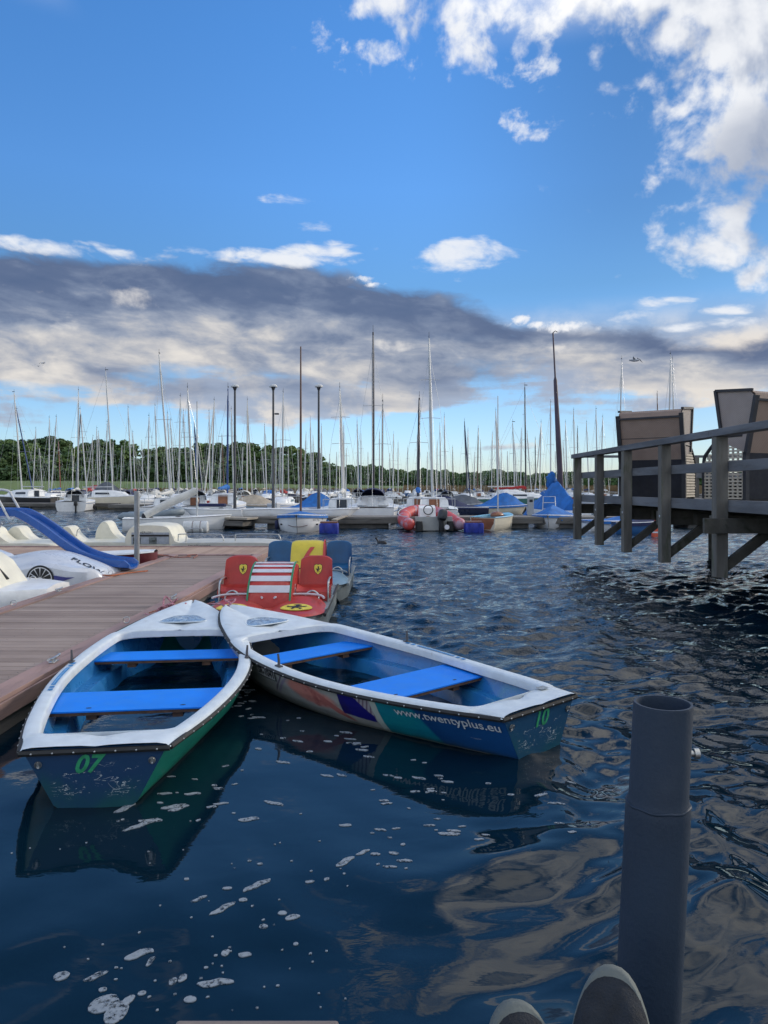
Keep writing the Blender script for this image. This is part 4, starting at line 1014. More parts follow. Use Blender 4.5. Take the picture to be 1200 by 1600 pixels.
# ---------------- white pedal boat numbered 07 near the pier's left edge
wp=thing('pedal_boat','white pedal boat numbered 07 in red, its flat bow against the pier\'s left edge','pedal boat',(-6.2,10.95,0),0)
m=MB(); rows=[]
for k in range(17):
    u=k/16; x=-1.9+u*3.30; w=1.02*(1-max(0,(u-.45)/.55)**2.6*.62); z=.36-.05*u
    rows.append([(x,-w*.95,-.08),(x,-w,.12),(x,-w,z-.06),(x,-w*.94,z),(x,-w*.4,z+.03),(x,0,z+.035),(x,w*.4,z+.03),(x,w*.94,z),(x,w,z-.06),(x,w,.12),(x,w*.95,-.08)])
m.grid(rows); m.add(rows[-1],[tuple(range(11))]); m.add(rows[0],[tuple(range(11))]); m.build('hull',white,wp,40)
m=MB(); m.prism([(-1.5,.32),(.82,.32),(.58,.66),(.40,.78),(-.2,.80),(-1.5,.8)],-.55,.30,'y'); sb_=m.build('seat_block',cream,wp,30)
text_part('number','07',MATS['number_red'],sb_,lambda x,y:Vector((.38+x,-.556,.38+y)),.20,bold=.006)
m=MB(); m.tube([(.75,-.2,.42),(.35,-.2,.85)],.03,8); m.build('windscreen_post',rubber,wp,50)
for q in ((.72,-.62),(.95,.15)): m=MB(); m.tube([(q[0]+.045*math.cos(a),q[1],.38+.045*math.sin(a)) for a in np.linspace(0,3.2,9)],.007,6); m.build('mooring_eye',steel,wp,60)
text_part('bow_mark','es',black,wp,lambda x,y:Vector((.55+x,-.75+y*.7,.358-.05*.75+.012)),.3,bold=.006)
m=MB(); m.add([(-.9,-.1,.386),(1.35,-.05,.352),(1.35,-.045,.352),(-.9,-.09,.386)],[(0,1,2,3)]); m.build('seam',mat('seam_grey',(.25,.27,.28),.6),wp)
# another black and white car shaped bow at far left
cw=thing('car_pedal_boat','white pedal boat with black car grille, at the very left beside the cross arm','pedal boat',(-8.1,14.4,0),0)
pr=[(-1.6,.2),(-1.5,.6),(-.6,.72),(.1,.58),(.55,.42),(.85,.22),(.9,-.05),(-1.6,-.05)]
m=MB(); m.prism(pr,-.7,.7,'y'); bm_=m.build('body',carw,cw); bv=bm_.modifiers.new('b','BEVEL'); bv.width=.06; bv.segments=3
m=MB(); m.add([(.1,-.706,.40),(.72,-.706,.33),(.80,-.706,.26),(.3,-.706,.18),(.0,-.706,.22)],[(0,1,2,3,4)]); m.build('grille',black,cw)
for k in range(3): m=MB(); m.box((.35,-.709,.25+k*.035),(.5,.004,.008)); m.build('grille_line',whiteline,cw)
# ---------------- mooring ropes
def rope(name,label,pts,mt,r=.008,n=6,par=None):
    m=MB(); m.tube(curve_pts(pts,n),r,6); o=m.build(name,mt,par,60)
    if par is None: tag(o,label,'rope')
    return o
rr=random.Random(8)
co_=[(-2.14,8.02,.50),(-2.2,8.1,.46),(-2.35,8.2,.33),(-2.55,8.3,.28)]
for k in range(16): co_.append((-2.36+.09*math.cos(k*1.9)+rr.gauss(0,.02),8.12+.06*math.sin(k*1.9),.40+rr.gauss(0,.05)))
co_+=[(-2.6,8.5,.27),(-2.8,8.7,.27)]
rope('mooring_rope','tangled red and white rope tying the green rowing boat\'s bow to the pier',co_,mat('rope_redwhite',(.42,.20,.24),.9,.6,70),.010)
rope('mooring_rope','dark line sagging from the second rowing boat\'s bow to the pier edge',[(-1.66,7.86,.50),(-1.72,8.0,.42),(-1.8,8.1,.36),(-2.0,8.4,.42),(-2.3,8.6,.36),(-2.7,8.9,.28)],mat('rope_dark',(.10,.06,.06),.9,.4,50),.007)
rope('mooring_rope','red and white rope knotted round the second rowing boat\'s bow eye',[(-1.62,7.84,.53),(-1.70,7.90,.56),(-1.66,7.98,.54),(-1.58,7.9,.56),(-1.66,7.86,.50),(-1.8,8.0,.50),(-2.0,8.2,.45),(-2.2,8.15,.42)],MATS['rope_redwhite'],.009)
rope('mooring_rope','orange rope hitched over the pier edge at the white car pedal boat',[(-5.0,12.3,.2),(-4.72,12.35,.29),(-4.55,12.4,.285),(-4.45,12.8,.275),(-4.2,13.2,.272)],mat('rope_orange',(.40,.13,.06),.9,.4,50),.012)
rope('mooring_rope','brown rope coiled where the two pier arms meet, behind the pile',[(-4.85,15.6,.35),(-4.7,16.0,.29),(-4.4,15.7,.28),(-4.15,15.9,.275),(-4.3,16.2,.275),(-4.1,16.3,.275),(-4.0,15.6,.275)],mat('rope_brown',(.28,.12,.09),.9,.4,50),.012)
rope('mooring_rope','brown line from the red pedal boat to a ring on the pier',[(-2.1,9.2,.34),(-2.3,9.0,.30),(-2.5,8.9,.34),(-2.72,8.6,.30)],MATS['rope_brown'],.008)
# ============================================================ RIGHT DECK
postw=mat('post_wood',(.14,.135,.122),.85,.3,2.2,.5,25,dirt=(.05,.065,.03),ds=2.2,dth=(.5,.75),aniso=(2.2,2.2,.35))
railw=mat('rail_wood',(.135,.145,.16),.85,.3,2.2,.5,25,dirt=(.07,.07,.07),ds=3,dth=(.55,.8),aniso=(2.2,.3,2.2))
beamw=mat('beam_wood',(.085,.082,.072),.9,.35,3,.5,25,dirt=(.03,.035,.018),ds=3)
ZF=1.50; XD=4.80
dk=thing('wooden_deck','weathered raised wooden deck with railing and braced posts over the water at right','deck',(0,0,0))
Yp=[18.75,16.85,14.95,12.93,10.80,8.75,6.7,4.65]
for i,y in enumerate(Yp):
    m=MB(); m.box((XD+.085,y,(.45+2.49)/2),(.17,.165,2.04),bev=.006); m.build('post',postw,dk)
    m=MB(); m.beam((XD+.10,y+.01,.55),(XD+.88,y+.01,1.16),.10,.13); m.build('brace',beamw,dk)
    m=MB(); x0=XD-.10 if abs(y-10.8)<.1 else XD+.143
    if abs(y-10.8)<.1:
        m.box((XD+.55,y-.115,1.20),(1.50,.07,.22),bev=.005)
    m.box((XD+3.3,y+.12,1.22),(6.6,.075,.24),bev=.005); m.build('cross_beam',beamw,dk)
    m=MB(); m.ellip((XD+.0,y,1.25),(.012,.025,.025),8,6); m.build('bolt',steel,dk)
    m=MB(); m.box((XD+.9,y-.03,1.20),(.6,.16,.20),bev=.005); m.build('joist_end',beamw,dk)
m=MB(); y=3.6
rr=random.Random(4); cuts=[19.0,15.0,10.95,6.7,3.6]
for a,b_ in zip(cuts[:-1],cuts[1:]):
    m=MB(); m.box((XD+.085,(a+b_)/2,2.545),(.20,a-b_-.006,.105),bev=.006); m.build('top_rail',railw,dk)
    m=MB(); m.box((XD+.195,(a+b_)/2,2.06),(.045,a-b_-.006,.15),bev=.005); m.build('mid_rail',railw,dk)
    m=MB(); m.box((XD+.197,(a+b_)/2,1.485),(.05,a-b_-.006,.17),bev=.005); m.build('fascia_board',railw,dk)
m=MB(); k=0; x=XD+.23
while x<13.2: m.box((x+.07,11.3,ZF-.02),(.135,15.4,.04)); x+=.143
m.build('deck_boards',plank_mat('grey_deck_mat',(.08,.075,.07),(.15,.14,.13),'x',.143,XD+.20),dk)
for x in (XD+1.9,XD+4.4,XD+7.2):
    m=MB(); m.box((x,11.3,1.26),(.16,15.2,.26),bev=.006); m.build('bearer',beamw,dk)
for x in (XD+3.2,XD+7.):
    for y in (4.5,9.,13.5,18.): m=MB(); m.tube([(x,y,-1),(x,y,1.2)],.13,14); m.build('pile',beamw,dk,50)
# far end railing
for x in (XD+1.55,XD+3.1,XD+4.7,XD+6.3,XD+8.): m=MB(); m.box((x,18.80,2.0),(.12,.12,1.04),bev=.005); m.build('post',postw,dk)
m=MB(); m.box((XD+4.3,18.82,2.54),(8.3,.12,.06)); m.build('top_rail',railw,dk)
m=MB(); m.box((XD+4.3,18.73,2.06),(8.3,.04,.13)); m.build('mid_rail',railw,dk)
# ---------------- beach chairs
def wicker(name,c1,c2,fx=9.,slots=False):
    def fn(t,b,tcn):
        v=E(t,tcn.outputs['Object']); x,y,z=t.sep(v)
        w_=t.math('SINE',z*420.)*t.math('SINE',(x+y)*160.+t.math('FLOOR',z*(420/6.2832))*3.1416)
        n=t.noise(v,4.,4,.6); c=t.mix(t.ss(w_+(n-.5)*3.,-1.6,1.6),c1,c2); t.put(b.inputs['Base Color'],c); b.inputs['Roughness'].default_value=.7; bumpto(t,b,w_,.4,.003)
    return custom(name,fn)
wk=wicker('wicker_brown',(.21,.15,.12),(.31,.235,.195)); wkl=wicker('wicker_light',(.24,.205,.19),(.33,.29,.27)); wkc=mat('wicker_cream',(.50,.45,.37),.7,.15,20,.3,60); frame=mat('frame_dark',(.022,.024,.032),.6,.2,10,.2,40); navy=mat('canvas_navy',(.012,.014,.022),.8,.2,8,.2,60)
def beach_chair(label,loc,rz,lattice_w=.62):
    t=thing('beach_chair',label,'beach chair',loc,rz,'roofed wicker beach chairs on the deck')
    W_=1.16; hw=W_/2
    # profile in (y,z): back at y=-.42 facing -y, front +y
    m=MB(); m.box((0,-.33,.40),(W_-.04,.05,.70)); m.build('back_cloth',navy,t)
    m=MB(); m.box((0,.08,.20),(W_-.06,.78,.32),bev=.02); m.build('seat_box',navy,t)
    # hood shell
    P0=[(-.34,.74),(-.52,1.58),(-.40,1.70),(.30,1.74),(.12,.98)]
    m=MB(); m.add([(-hw,-.34,.74),(hw,-.34,.74),(hw,-.52,1.55),(-hw,-.52,1.55)],[(0,1,2,3)]); 
    m.add([(-hw,-.30,.74),(hw,-.30,.74),(hw,-.48,1.55),(-hw,-.48,1.55)],[(0,1,2,3)]); m.build('hood_back',wk,t)
    m=MB(); m.grid([[(-hw,-.53,1.55),(hw,-.53,1.55)],[(-hw,-.50,1.64),(hw,-.50,1.64)],[(-hw,-.42,1.68),(hw,-.42,1.68)],[(-hw,.20,1.73),(hw,.20,1.73)]]); m.build('hood_roof',wk,t)
    m=MB(); m.box((0,-.535,1.535),(W_+.01,.03,.035)); m.build('back_band',frame,t)
    m=MB(); m.box((0,-.43,1.16),(W_-.06,.012,.012)); m.build('back_seam',frame,t)
    for sx in (-1,1):
        x=sx*(hw+.004); 
        m=MB(); m.add([(x,-.34,.76),(x,-.52,1.56),(x,-.42,1.68),(x,.20,1.73),(x,.08,.92)],[(0,1,2,3,4)]); m.add([(x-sx*.03,-.34,.76),(x-sx*.03,-.52,1.56),(x-sx*.03,-.42,1.68),(x-sx*.03,.20,1.73),(x-sx*.03,.08,.92)],[(0,1,2,3,4)]); m.build('hood_side',wkl,t)
        def bar(a,b_,w_=.07,nm='frame_bar'): m=MB(); m.beam((sx*(hw+.01),a[0],a[1]),(sx*(hw+.01),b_[0],b_[1]),.05,w_,up=(1,0,0)); m.build(nm,frame,t)
        m=MB(); m.beam((sx*(hw+.008),-.36,.72),(sx*(hw+.008),-.535,1.60),.055,.075); m.build('frame_bar',frame,t)
        m=MB(); m.beam((sx*(hw+.008),-.46,1.69),(sx*(hw+.008),  .21,1.745),.05,.04); m.build('frame_bar',frame,t)
        m=MB(); m.beam((sx*(hw+.008),  .21,1.75),(sx*(hw+.008),.07,.90),.05,.05); m.build('frame_bar',frame,t)
        m=MB(); m.beam((sx*(hw+.008),-.35,.02),(sx*(hw+.008),-.35,.76),.055,.075); m.build('frame_bar',frame,t)
        # lattice side of the lower half
        x=sx*(hw-.01); y0,y1=-.28,.44
        def top(y): return .98-.34*max(0,(y-.0)/.44)**2
        m=MB(); 
        ny=8; nz=18
        for j in range(ny+1):
            y=y0+(y1-y0)*j/ny; m.box((x,y,.04+top(y)/2-.02),(.018,.030,top(y)-.06))
        for k in range(nz):
            z=.06+k*.052
            yy=y1
            while top(yy)<z+.02 and yy>y0: yy-=.01
            if yy-y0>.05: m.box((x+.002*sx,(y0+yy)/2,z),(.022,yy-y0,.027))
        m.build('lattice_side',wkc,t)
        m=MB(); m.tube(curve_pts([(x,y1+.02,.05),(x,y1+.02,.62),(x,y1-.05,.78),(x,.15,.99),(x,-.1,1.02),(x,-.28,1.02)],5),.028,8); m.build('arm_rest',frame,t,50)
    m=MB(); m.box((0,-.30,.03),(W_,.06,.06)); m.box((0,.42,.03),(W_,.06,.06)); m.build('base_rail',frame,t)
    return t
beach_chair('brown roofed wicker beach chair seen from behind, the farther one on the deck',(5.93,16.1,ZF),R(-37)).scale=(1.12,1.12,1.12)
beach_chair('nearer roofed wicker beach chair showing its pale side, cut by the right edge',(6.55,13.15,ZF),R(24)).scale=(1.12,1.12,1.12)
# ============================================================ FOREGROUND
pipem=mat('pipe_grey',(.013,.030,.058),.66,.12,5,.12,120,dirt=(.03,.048,.075),ds=9,dth=(.55,.85))
pp=thing('upright_pipe','thick grey painted steel pipe standing open topped in the right foreground','pipe',(.372,1.05,0))
def pc3(z): return (.372+ (z-.99)*.052-.372+0.0, 0, z)
m=MB(); pts=[]; 
prof=[(.2,.044),(.9,.044),(1.290,.044),(1.300,.0437),(1.310,.0415),(1.316,.0402),(1.442,.0402),(1.446,.0396),(1.446,.0362),(1.442,.0355),(1.25,.0355)]
rows=[]
for z,r in prof: 
    c=(z-.99)*.05; rows.append([(c+r*math.cos(2*math.pi*k/40),r*math.sin(2*math.pi*k/40),z) for k in range(40)])
m.grid(rows,True); m.build('tube',pipem,pp,50)
m=MB(); c=(1.30-.99)*.05; m.tube([(c+.0425*math.cos(a),.0425*math.sin(a),1.305+.001*math.sin(a*7)) for a in np.linspace(0,6.2832,40)],.0022,6,False); m.build('weld_seam',pipem,pp,60)
m=MB(); m.tube([(.058,0,1.374),(.066,0,1.374)],.0045,8); m.tube([(.066,0,1.374),(.073,0,1.374)],.0075,10); m.build('bolt',steel,pp,50)
# foreground jetty the photographer sits on
jt=thing('jetty','weathered wooden jetty edge in the bottom foreground, only a plank end showing','jetty',(0,0,0))
m=MB(); m.box((-.155,.842,1.082),(.20,.14,.03),bev=.004); m.build('plank_end',mat('jetty_wood',(.20,.17,.16),.85,.3,8,.5,40,aniso=(.3,2,2)),jt)
for k in range(9): m=MB(); m.box((0,.70-k*.15,1.065),(2.4,.14,.03),bev=.004); m.build('plank',MATS['jetty_wood'],jt)
for x in (-.9,.9): m=MB(); m.box((x,.2,.5),(.12,.12,1.08)); m.build('support',beamw,jt)
# seated person: only the shoes show
pn=thing('person','seated person with outstretched legs, only the dark canvas shoe toes in view','person',(0,0,0))
shoem=mat('canvas_dark',(.014,.019,.027),.9,.25,60,.5,300); solem=mat('sole_pale',(.12,.14,.135),.75,.15,20,.2,80)
trous=mat('trousers',(.02,.025,.04),.9,.2,30,.3,90)
def shoe(toe,rz,tilt,ln=.28):
    def outl(n=40):
        out=[]
        for k in range(n):
            a=2*math.pi*k/n; y=math.cos(a); x=math.sin(a); w=.050 if y>-.1 else .040
            w=.052*(1-.18*max(0,-y)) ; out.append((x*w*(abs(x)**-.12 if abs(x)>.01 else 1),y*ln/2))
        return out
    M=Matrix.Translation(Vector(toe))@Matrix.Rotation(rz,4,'Z')@Matrix.Rotation(tilt,4,'X')@Matrix.Translation((0,-ln/2,0))
    o=outl(); m=MB(); rows=[[M@Vector((x*s_,y*s_,z)) for x,y in o] for s_,z in ((.95,0),(1.0,.006),(1.0,.022),(.965,.027))]
    m.grid(rows,True); m.add(rows[0],[tuple(range(40))]); m.add(rows[-1],[tuple(range(40))]); 
    sh=bpy.data.objects.new('shoe',None)
    # upper
    u=MB(); rows=[]
    for s_,hh in ((.985,.026),(.97,.036),(.86,.055),(.72,.07),(.5,.078),(.2,.08),(0.01,.08)):
        rows.append([M@Vector((x*s_,y*s_-(.0 if s_>.6 else 0),.0+hh*(1.0 if y<ln*.15 else 1-.40*((y-ln*.15)/(ln*.35))**1.3)*(1 if s_<.9 else 1))) for x,y in o])
    u.grid(rows,True); uo=u.build('shoe',shoem,pn,60)
    m.build('sole',solem,uo,50)
    # toe seam
    return uo
shoe((.282,.915,1.163),R(-18),R(62))
shoe((.150,.885,1.142),R(8),R(60))
arm=bpy.data.meshes.new('legs')
vv=[(0.1,-.15,1.15),(.16,.10,1.30),(.20,.42,1.20),(.235,.74,1.03),(-.0,-.15,1.15),(.05,.10,1.27),(.09,.42,1.16),(.135,.72,.99)]
m=MB(); m.tube(curve_pts([(.12,-.22,1.13),(.17,.10,1.17),(.21,.42,1.10),(.25,.80,1.02)],6),[.085]*7+[.065]*6+[.05]*6,14)
m.tube(curve_pts([(-.04,-.22,1.13),(.04,.10,1.15),(.09,.42,1.08),(.14,.78,.98)],6),[.085]*7+[.065]*6+[.05]*6,14)
m.tube([(-.06,-.24,1.14),(.14,-.24,1.14)],.11,14)
m.build('trousers',trous,pn,60)
# ============================================================ MARINA
MC={}
def cached(key,fn):
    if key not in MC: MC[key]=fn()
    return MC[key]
hcol={'white':mat('boat_white',(.76,.78,.79),.35,.07,1.5,dirt=(.42,.42,.40),ds=1.5,dth=(.6,.85)),'cream':mat('boat_cream',(.70,.65,.52),.4,.07,1.5),
 'pale blue':mat('boat_paleblue',(.36,.46,.55),.4,.07,1.5),'navy':mat('boat_navy',(.02,.03,.07),.3,.1,1.5),'grey':mat('boat_grey',(.36,.38,.38),.4,.1,1.5),
 'green':mat('boat_green',(.04,.15,.13),.4,.1,1.5),'red':mat('boat_red',(.30,.04,.035),.4,.1,1.5),'black':mat('boat_black',(.02,.02,.024),.4,.1,1.5),'blue':mat('boat_blue',(.03,.12,.30),.4,.1,1.5)}
deckc=mat('boat_deck',(.74,.76,.77),.45,.08,3,dirt=(.42,.43,.42),ds=3,dth=(.6,.85)); glass=mat('window_dark',(.03,.04,.055),.12,.2,2); mahog=mat('mahogany',(.22,.085,.04),.4,.25,4)
cloth={'blue':mat('cloth_blue',(.014,.13,.42),.8,.2,3,.5,6),'navy':mat('cloth_navy',(.015,.022,.075),.8,.2,3,.5,6),'white':mat('cloth_white',(.58,.58,.55),.8,.1,3,.5,6),
 'grey':mat('cloth_grey',(.10,.115,.14),.8,.2,3,.5,6),'beige':mat('cloth_beige',(.42,.36,.28),.8,.15,3,.5,6),'red':mat('cloth_red',(.35,.03,.03),.8,.2,3,.5,6),'green':mat('cloth_green',(.02,.13,.10),.8,.2,3,.5,6),'black':mat('cloth_black',(.02,.022,.03),.8,.2,3,.4,6)}
mastm={'silver':alu,'black':darkmast,'brown':brownmast,'white':mat('mast_white',(.62,.62,.60),.4,.1,2),'red':mat('mast_red',(.30,.07,.05),.5,.1,2),'blue':mat('mast_blue',(.03,.07,.22),.5,.15,2)}
buoym=mat('buoy_orange',(.62,.09,.035),.5,.12,4)
def hull_mesh(mt,L=6.,W=2.2,fb=.62):
    def f():
        m=MB(); rows=[]
        for k in range(15):
            u=k/14; y=(u-.45)*L; w=W/2*(.80+.20*math.sin(min(1,u/.42)*math.pi/2))*(1-max(0,(u-.42)/.58)**2.1) +.01
            z=fb*(1+.22*u*u); r=max(0,(u-.8)/.2)
            rows.append([(s*w*a,y-(.35*r*(1-b)),z*b-.14*(1-b)*(1-r)) for s,lst in ((1,((1,1),(.98,.6),(.90,.25),(.62,.02),(.2,-.0))),(-1,((.2,0.),(.62,.02),(.90,.25),(.98,.6),(1,1)))) for a,b in lst])
        m.grid(rows); m.add(rows[0],[tuple(range(10))]); return m.mesh('hull',mt,40)
    return cached(('hull',mt.name,L,W,fb),f)
def deck_mesh(L=6.,W=2.2,fb=.62):
    def f():
        m=MB(); rows=[]
        for k in range(15):
            u=k/14; y=(u-.45)*L; w=W/2*(.80+.20*math.sin(min(1,u/.42)*math.pi/2))*(1-max(0,(u-.42)/.58)**2.1)+.012; z=fb*(1+.22*u*u)
            ck=-.22 if .05<u<.34 else 0
            rows.append([(-w*1.01,y,z-.03),(-w,y,z+.03),(-w*.62,y,z+.04),(-w*.60,y,z+.05+ck),(0,y,z+.06+ck),(w*.60,y,z+.05+ck),(w*.62,y,z+.04),(w,y,z+.03),(w*1.01,y,z-.03)])
        m.grid(rows); return m.mesh('deck',deckc,35)
    return cached(('deck',L,W,fb),f)
def cabin_mesh(L,W,fb,hc,key=''):
    def f():
        m=MB(); rows=[]
        for u,w,h in ((.34,.60,0),(.345,.60,hc*.95),(.42,.58,hc),(.56,.50,hc*.96),(.68,.38,hc*.7),(.74,.30,.0)):
            y=(u-.45)*L; w=w*W/2; z=fb*1.08
            rows.append([(-w*1.08,y,z),(-w,y,z+h*.75),(-w*.85,y,z+h),(0,y,z+h*1.06),(w*.85,y,z+h),(w,y,z+h*.75),(w*1.08,y,z)])
        m.grid(rows); return m.mesh('cabin',deckc,30)
    return cached(('cab',L,W,fb,hc),f)
def tagged(par,name,me,loc=None,rot=None,sc=None):
    o=obj(name,me,par,loc,rot)
    if sc: o.scale=sc
    return o
def mast_mesh(mt,r=.05):
    def f():
        m=MB(); m.tube([(0,0,0),(0,0,.5),(0,0,.85),(0,0,1)],[r,r,r*.85,r*.55],8); return m.mesh('mast',mt,50)
    return cached(('mast',mt.name,r),f)
def spreader_mesh(w):
    def f(): m=MB(); m.tube([(-w,-.08,0),(0,0,.04),(w,-.08,0)],.014,5); return m.mesh('spreader',alu,None)
    return cached(('spr',w),f)
def cover_mesh(mt,l=2.3,r=.11):
    def f():
        m=MB(); pts=curve_pts([(0,0,.06),(0,-.3,.10),(0,-l*.5,.03),(0,-l,.0)],5); n=len(pts)
        m.tube([p+Vector((.02*math.sin(i*1.7),0,.02*math.cos(i*2.3))) for i,p in enumerate(pts)],[r*(1.35-.8*i/n)*(1+.12*math.sin(i*2.1)) for i in range(n)],8); return m.mesh('sail_cover',mt,60)
    return cached(('cov',mt.name,l,r),f)
def boom_mesh(l): 
    return cached(('boom',l),lambda:(lambda m:(m.tube([(0,0,0),(0,-l,-.03)],.04,6),m.mesh('boom',alu,50))[1])(MB()))
def canopy_mesh(mt):
    def f():
        m=MB(); rows=[]
        for y,h,w in ((.55,.05,.62),(.35,.50,.60),(.05,.66,.60),(-.45,.68,.60),(-.75,.62,.60)):
            rows.append([(w*math.cos(a)*1.0,y,max(0,h*math.sin(a)**.6)) for a in np.linspace(0.02,math.pi-.02,11)])
        m.grid(rows); return m.mesh('spray_hood',mt,50)
    return cached(('can',mt.name),f)
def rail_mesh(L,W,fb,end):
    def f():
        m=MB()
        if end=='bow':
            z=fb*1.2; pts=[(-.55*W/2,.36*L*.9,z),(-.5*W/2,.36*L*.9,z+.5),(0,.55*L,z+.55),(.5*W/2,.36*L*.9,z+.5),(.55*W/2,.36*L*.9,z)]
        else:
            z=fb; pts=[(-.80*W/2,-.30*L,z),(-.80*W/2,-.30*L,z+.5),(-.74*W/2,-.44*L,z+.52),(.74*W/2,-.44*L,z+.52),(.80*W/2,-.30*L,z+.5),(.80*W/2,-.30*L,z)]
        m.tube(pts,.016,5); 
        return m.mesh('rail',steel,None)
    return cached(('rail',L,W,fb,end),f)
def outboard_mesh():
    def f():
        m=MB(); m.box((0,-.12,.42),(.24,.36,.30),bev=.07); m.box((0,-.10,.02),(.11,.14,.60),bev=.03); m.box((0,-.10,-.28),(.06,.28,.06),bev=.02); return m.mesh('outboard',rubber,40)
    return cached('outb',f)
def fender_mesh(mt): return cached(('fen',mt.name),lambda:(lambda m:(m.tube([(0,0,.0),(0,0,.04),(0,0,.34),(0,0,.38)],[.03,.085,.085,.03],10),m.mesh('fender',mt,60))[1])(MB()))
def unit(name,mt,fn,sm=40): return cached((name,mt.name),lambda:(lambda m:(fn(m),m.mesh(name,mt,sm))[1])(MB()))
boats=[]
def sailboat(px,Y,ytop,pxtop,hc='white',mc='silver',cover=None,canopy=None,view='stern',L=6.,W=2.2,fb=.62,hatch='grey',cab=.42,mr=.05,furl=None,spr=1,motor=False,fend=None,rz=None,named=None,simple=False,X=None):
    if X is None: X=(px-600)/F*Y
    a={'stern':0,'bow':math.pi,'left':R(78),'right':R(-78)}[view] if rz is None else rz
    X+=.10*L*math.sin(a)
    t=thing('sailing_boat','','sailing boat',(X,Y,0),a,'sailing boats moored in the marina')
    hm=hcol[hc]; tagged(t,'hull',hull_mesh(hm,L,W,fb)); tagged(t,'deck',deck_mesh(L,W,fb))
    if hc=='white' and not simple:
        o=tagged(t,'stripe',cached(('str',L,W,fb),lambda:(lambda m:(m.tube([( (W/2*(.80+.20*math.sin(min(1,u/.42)*math.pi/2))*(1-max(0,(u-.42)/.58)**2.1)+.012)*s if True else 0,(u-.45)*L,fb*(1+.22*u*u)*.82) for s,us in ((1,[i/16 for i in range(16)]),(-1,[i/16 for i in range(15,-1,-1)])) for u in us],.018,4),m.mesh('stripe',hcol['blue'],None))[1])(MB())))
    zd=fb*1.08
    if cab:
        c=tagged(t,'cabin',cabin_mesh(L,W,fb,cab))
        for s in (-1,1):
            tagged(c,'window',cached(('win',L,W,fb,cab,s),lambda:(lambda m:(m.add([(s*(.60*W/2*1.045),(.38-.45)*L,zd+cab*.34),(s*(.555*W/2*1.045),(.54-.45)*L,zd+cab*.34),(s*(.545*W/2*1.01),(.53-.45)*L,zd+cab*.64),(s*(.59*W/2*1.02),(.385-.45)*L,zd+cab*.66)],[(0,1,2,3)]),m.mesh('window',glass,None,False))[1])(MB())))
        hmt={'grey':glass,'wood':mahog,'white':deckc}[hatch]
        tagged(c,'hatch',cached(('hat',L,fb,cab,hmt.name),lambda:(lambda m:(m.box((0,.34*L-.45*L-.012,zd+cab*.40),(.52,.03,cab*.95)),m.mesh('hatch',hmt,None))[1])(MB())))
    # mast
    yb=.10*L; xb=0; base=Vector((0,yb,zd+(cab or 0)*.9))
    top_w=PY(pxtop,ytop,Y+ (yb if a==0 else -yb if a==math.pi else 0))
    Rm=Matrix.Rotation(-a,4,'Z'); tl_=Rm@(top_w-Vector((X,Y,0))); 
    tl_.y=yb-.0-.02*(tl_.z) if view in('stern','bow') else tl_.y
    d=tl_-base; h=d.length
    mo=tagged(t,'mast',mast_mesh(mastm[mc],mr),base); mo.scale=(1,1,h); q=d.to_track_quat('Z','Y'); mo.rotation_mode='QUATERNION'; mo.rotation_quaternion=Matrix.Identity(3).to_quaternion() if False else Vector((0,0,1)).rotation_difference(d)
    u=d.normalized()
    for k in range(spr):
        f=(.5,.74)[k] if spr==2 else .55
        sp_=tagged(t,'spreader',spreader_mesh(.5 if W>1.9 else .35),base+u*h*f)
    m=MB(); 
    for s in (-1,1): 
        sx=s*W*.46; m.tube([(sx,yb-.1,zd),base+u*h*.55+Vector((s*.5,-.08,0)),base+u*h*.92],.007,4)
    t.update_tag() if hasattr(t,'update_tag') else None
    m.build('shroud',steel,t,recalc=False)
    m=MB(); m.tube([(0,.54*L,fb*1.25),base+u*h*.94],.008 if not furl else .055,5 if not furl else 7); m.build('furled_jib' if furl else 'forestay',cloth[furl] if furl else steel,t,recalc=False)
    m=MB(); m.tube([(0,-.44*L,fb),base+u*h*.99],.007,4); m.build('backstay',steel,t,recalc=False)
    if ytop<700: m=MB(); tp=base+u*h; m.tube([tp,tp+Vector((0,0,.35))],.009,4); m.box(tp+Vector((0,.08,.12)),(.02,.26,.05)); m.build('wind_vane',rubber,t)
    bl=min(2.4,.38*L)
    if cover!='none':
        bo=tagged(t,'boom',boom_mesh(bl),base+Vector((0,-.06,.35)))
        if cover: tagged(bo,'sail_cover',cover_mesh(cloth[cover],bl))
    if canopy: tagged(t,'spray_hood',canopy_mesh(cloth[canopy]),(0,-.105*L+.1,zd+cab*.4))
    if not simple:
        tagged(t,'pulpit',rail_mesh(L,W,fb,'bow')); tagged(t,'pushpit',rail_mesh(L,W,fb,'stern'))
    if motor: tagged(t,'outboard',outboard_mesh(),(.35,-.45*L-.05,.15))
    if fend:
        for s in (-1,1): tagged(t,'fender',fender_mesh(cloth[fend]),(s*(W/2*.98+.05),-.1*L,.12))
    boats.append((px,Y,t,dict(hc=hc,mc=mc,cover=cover,canopy=canopy,view=view,furl=furl,hatch=hatch,named=named)))
    return t
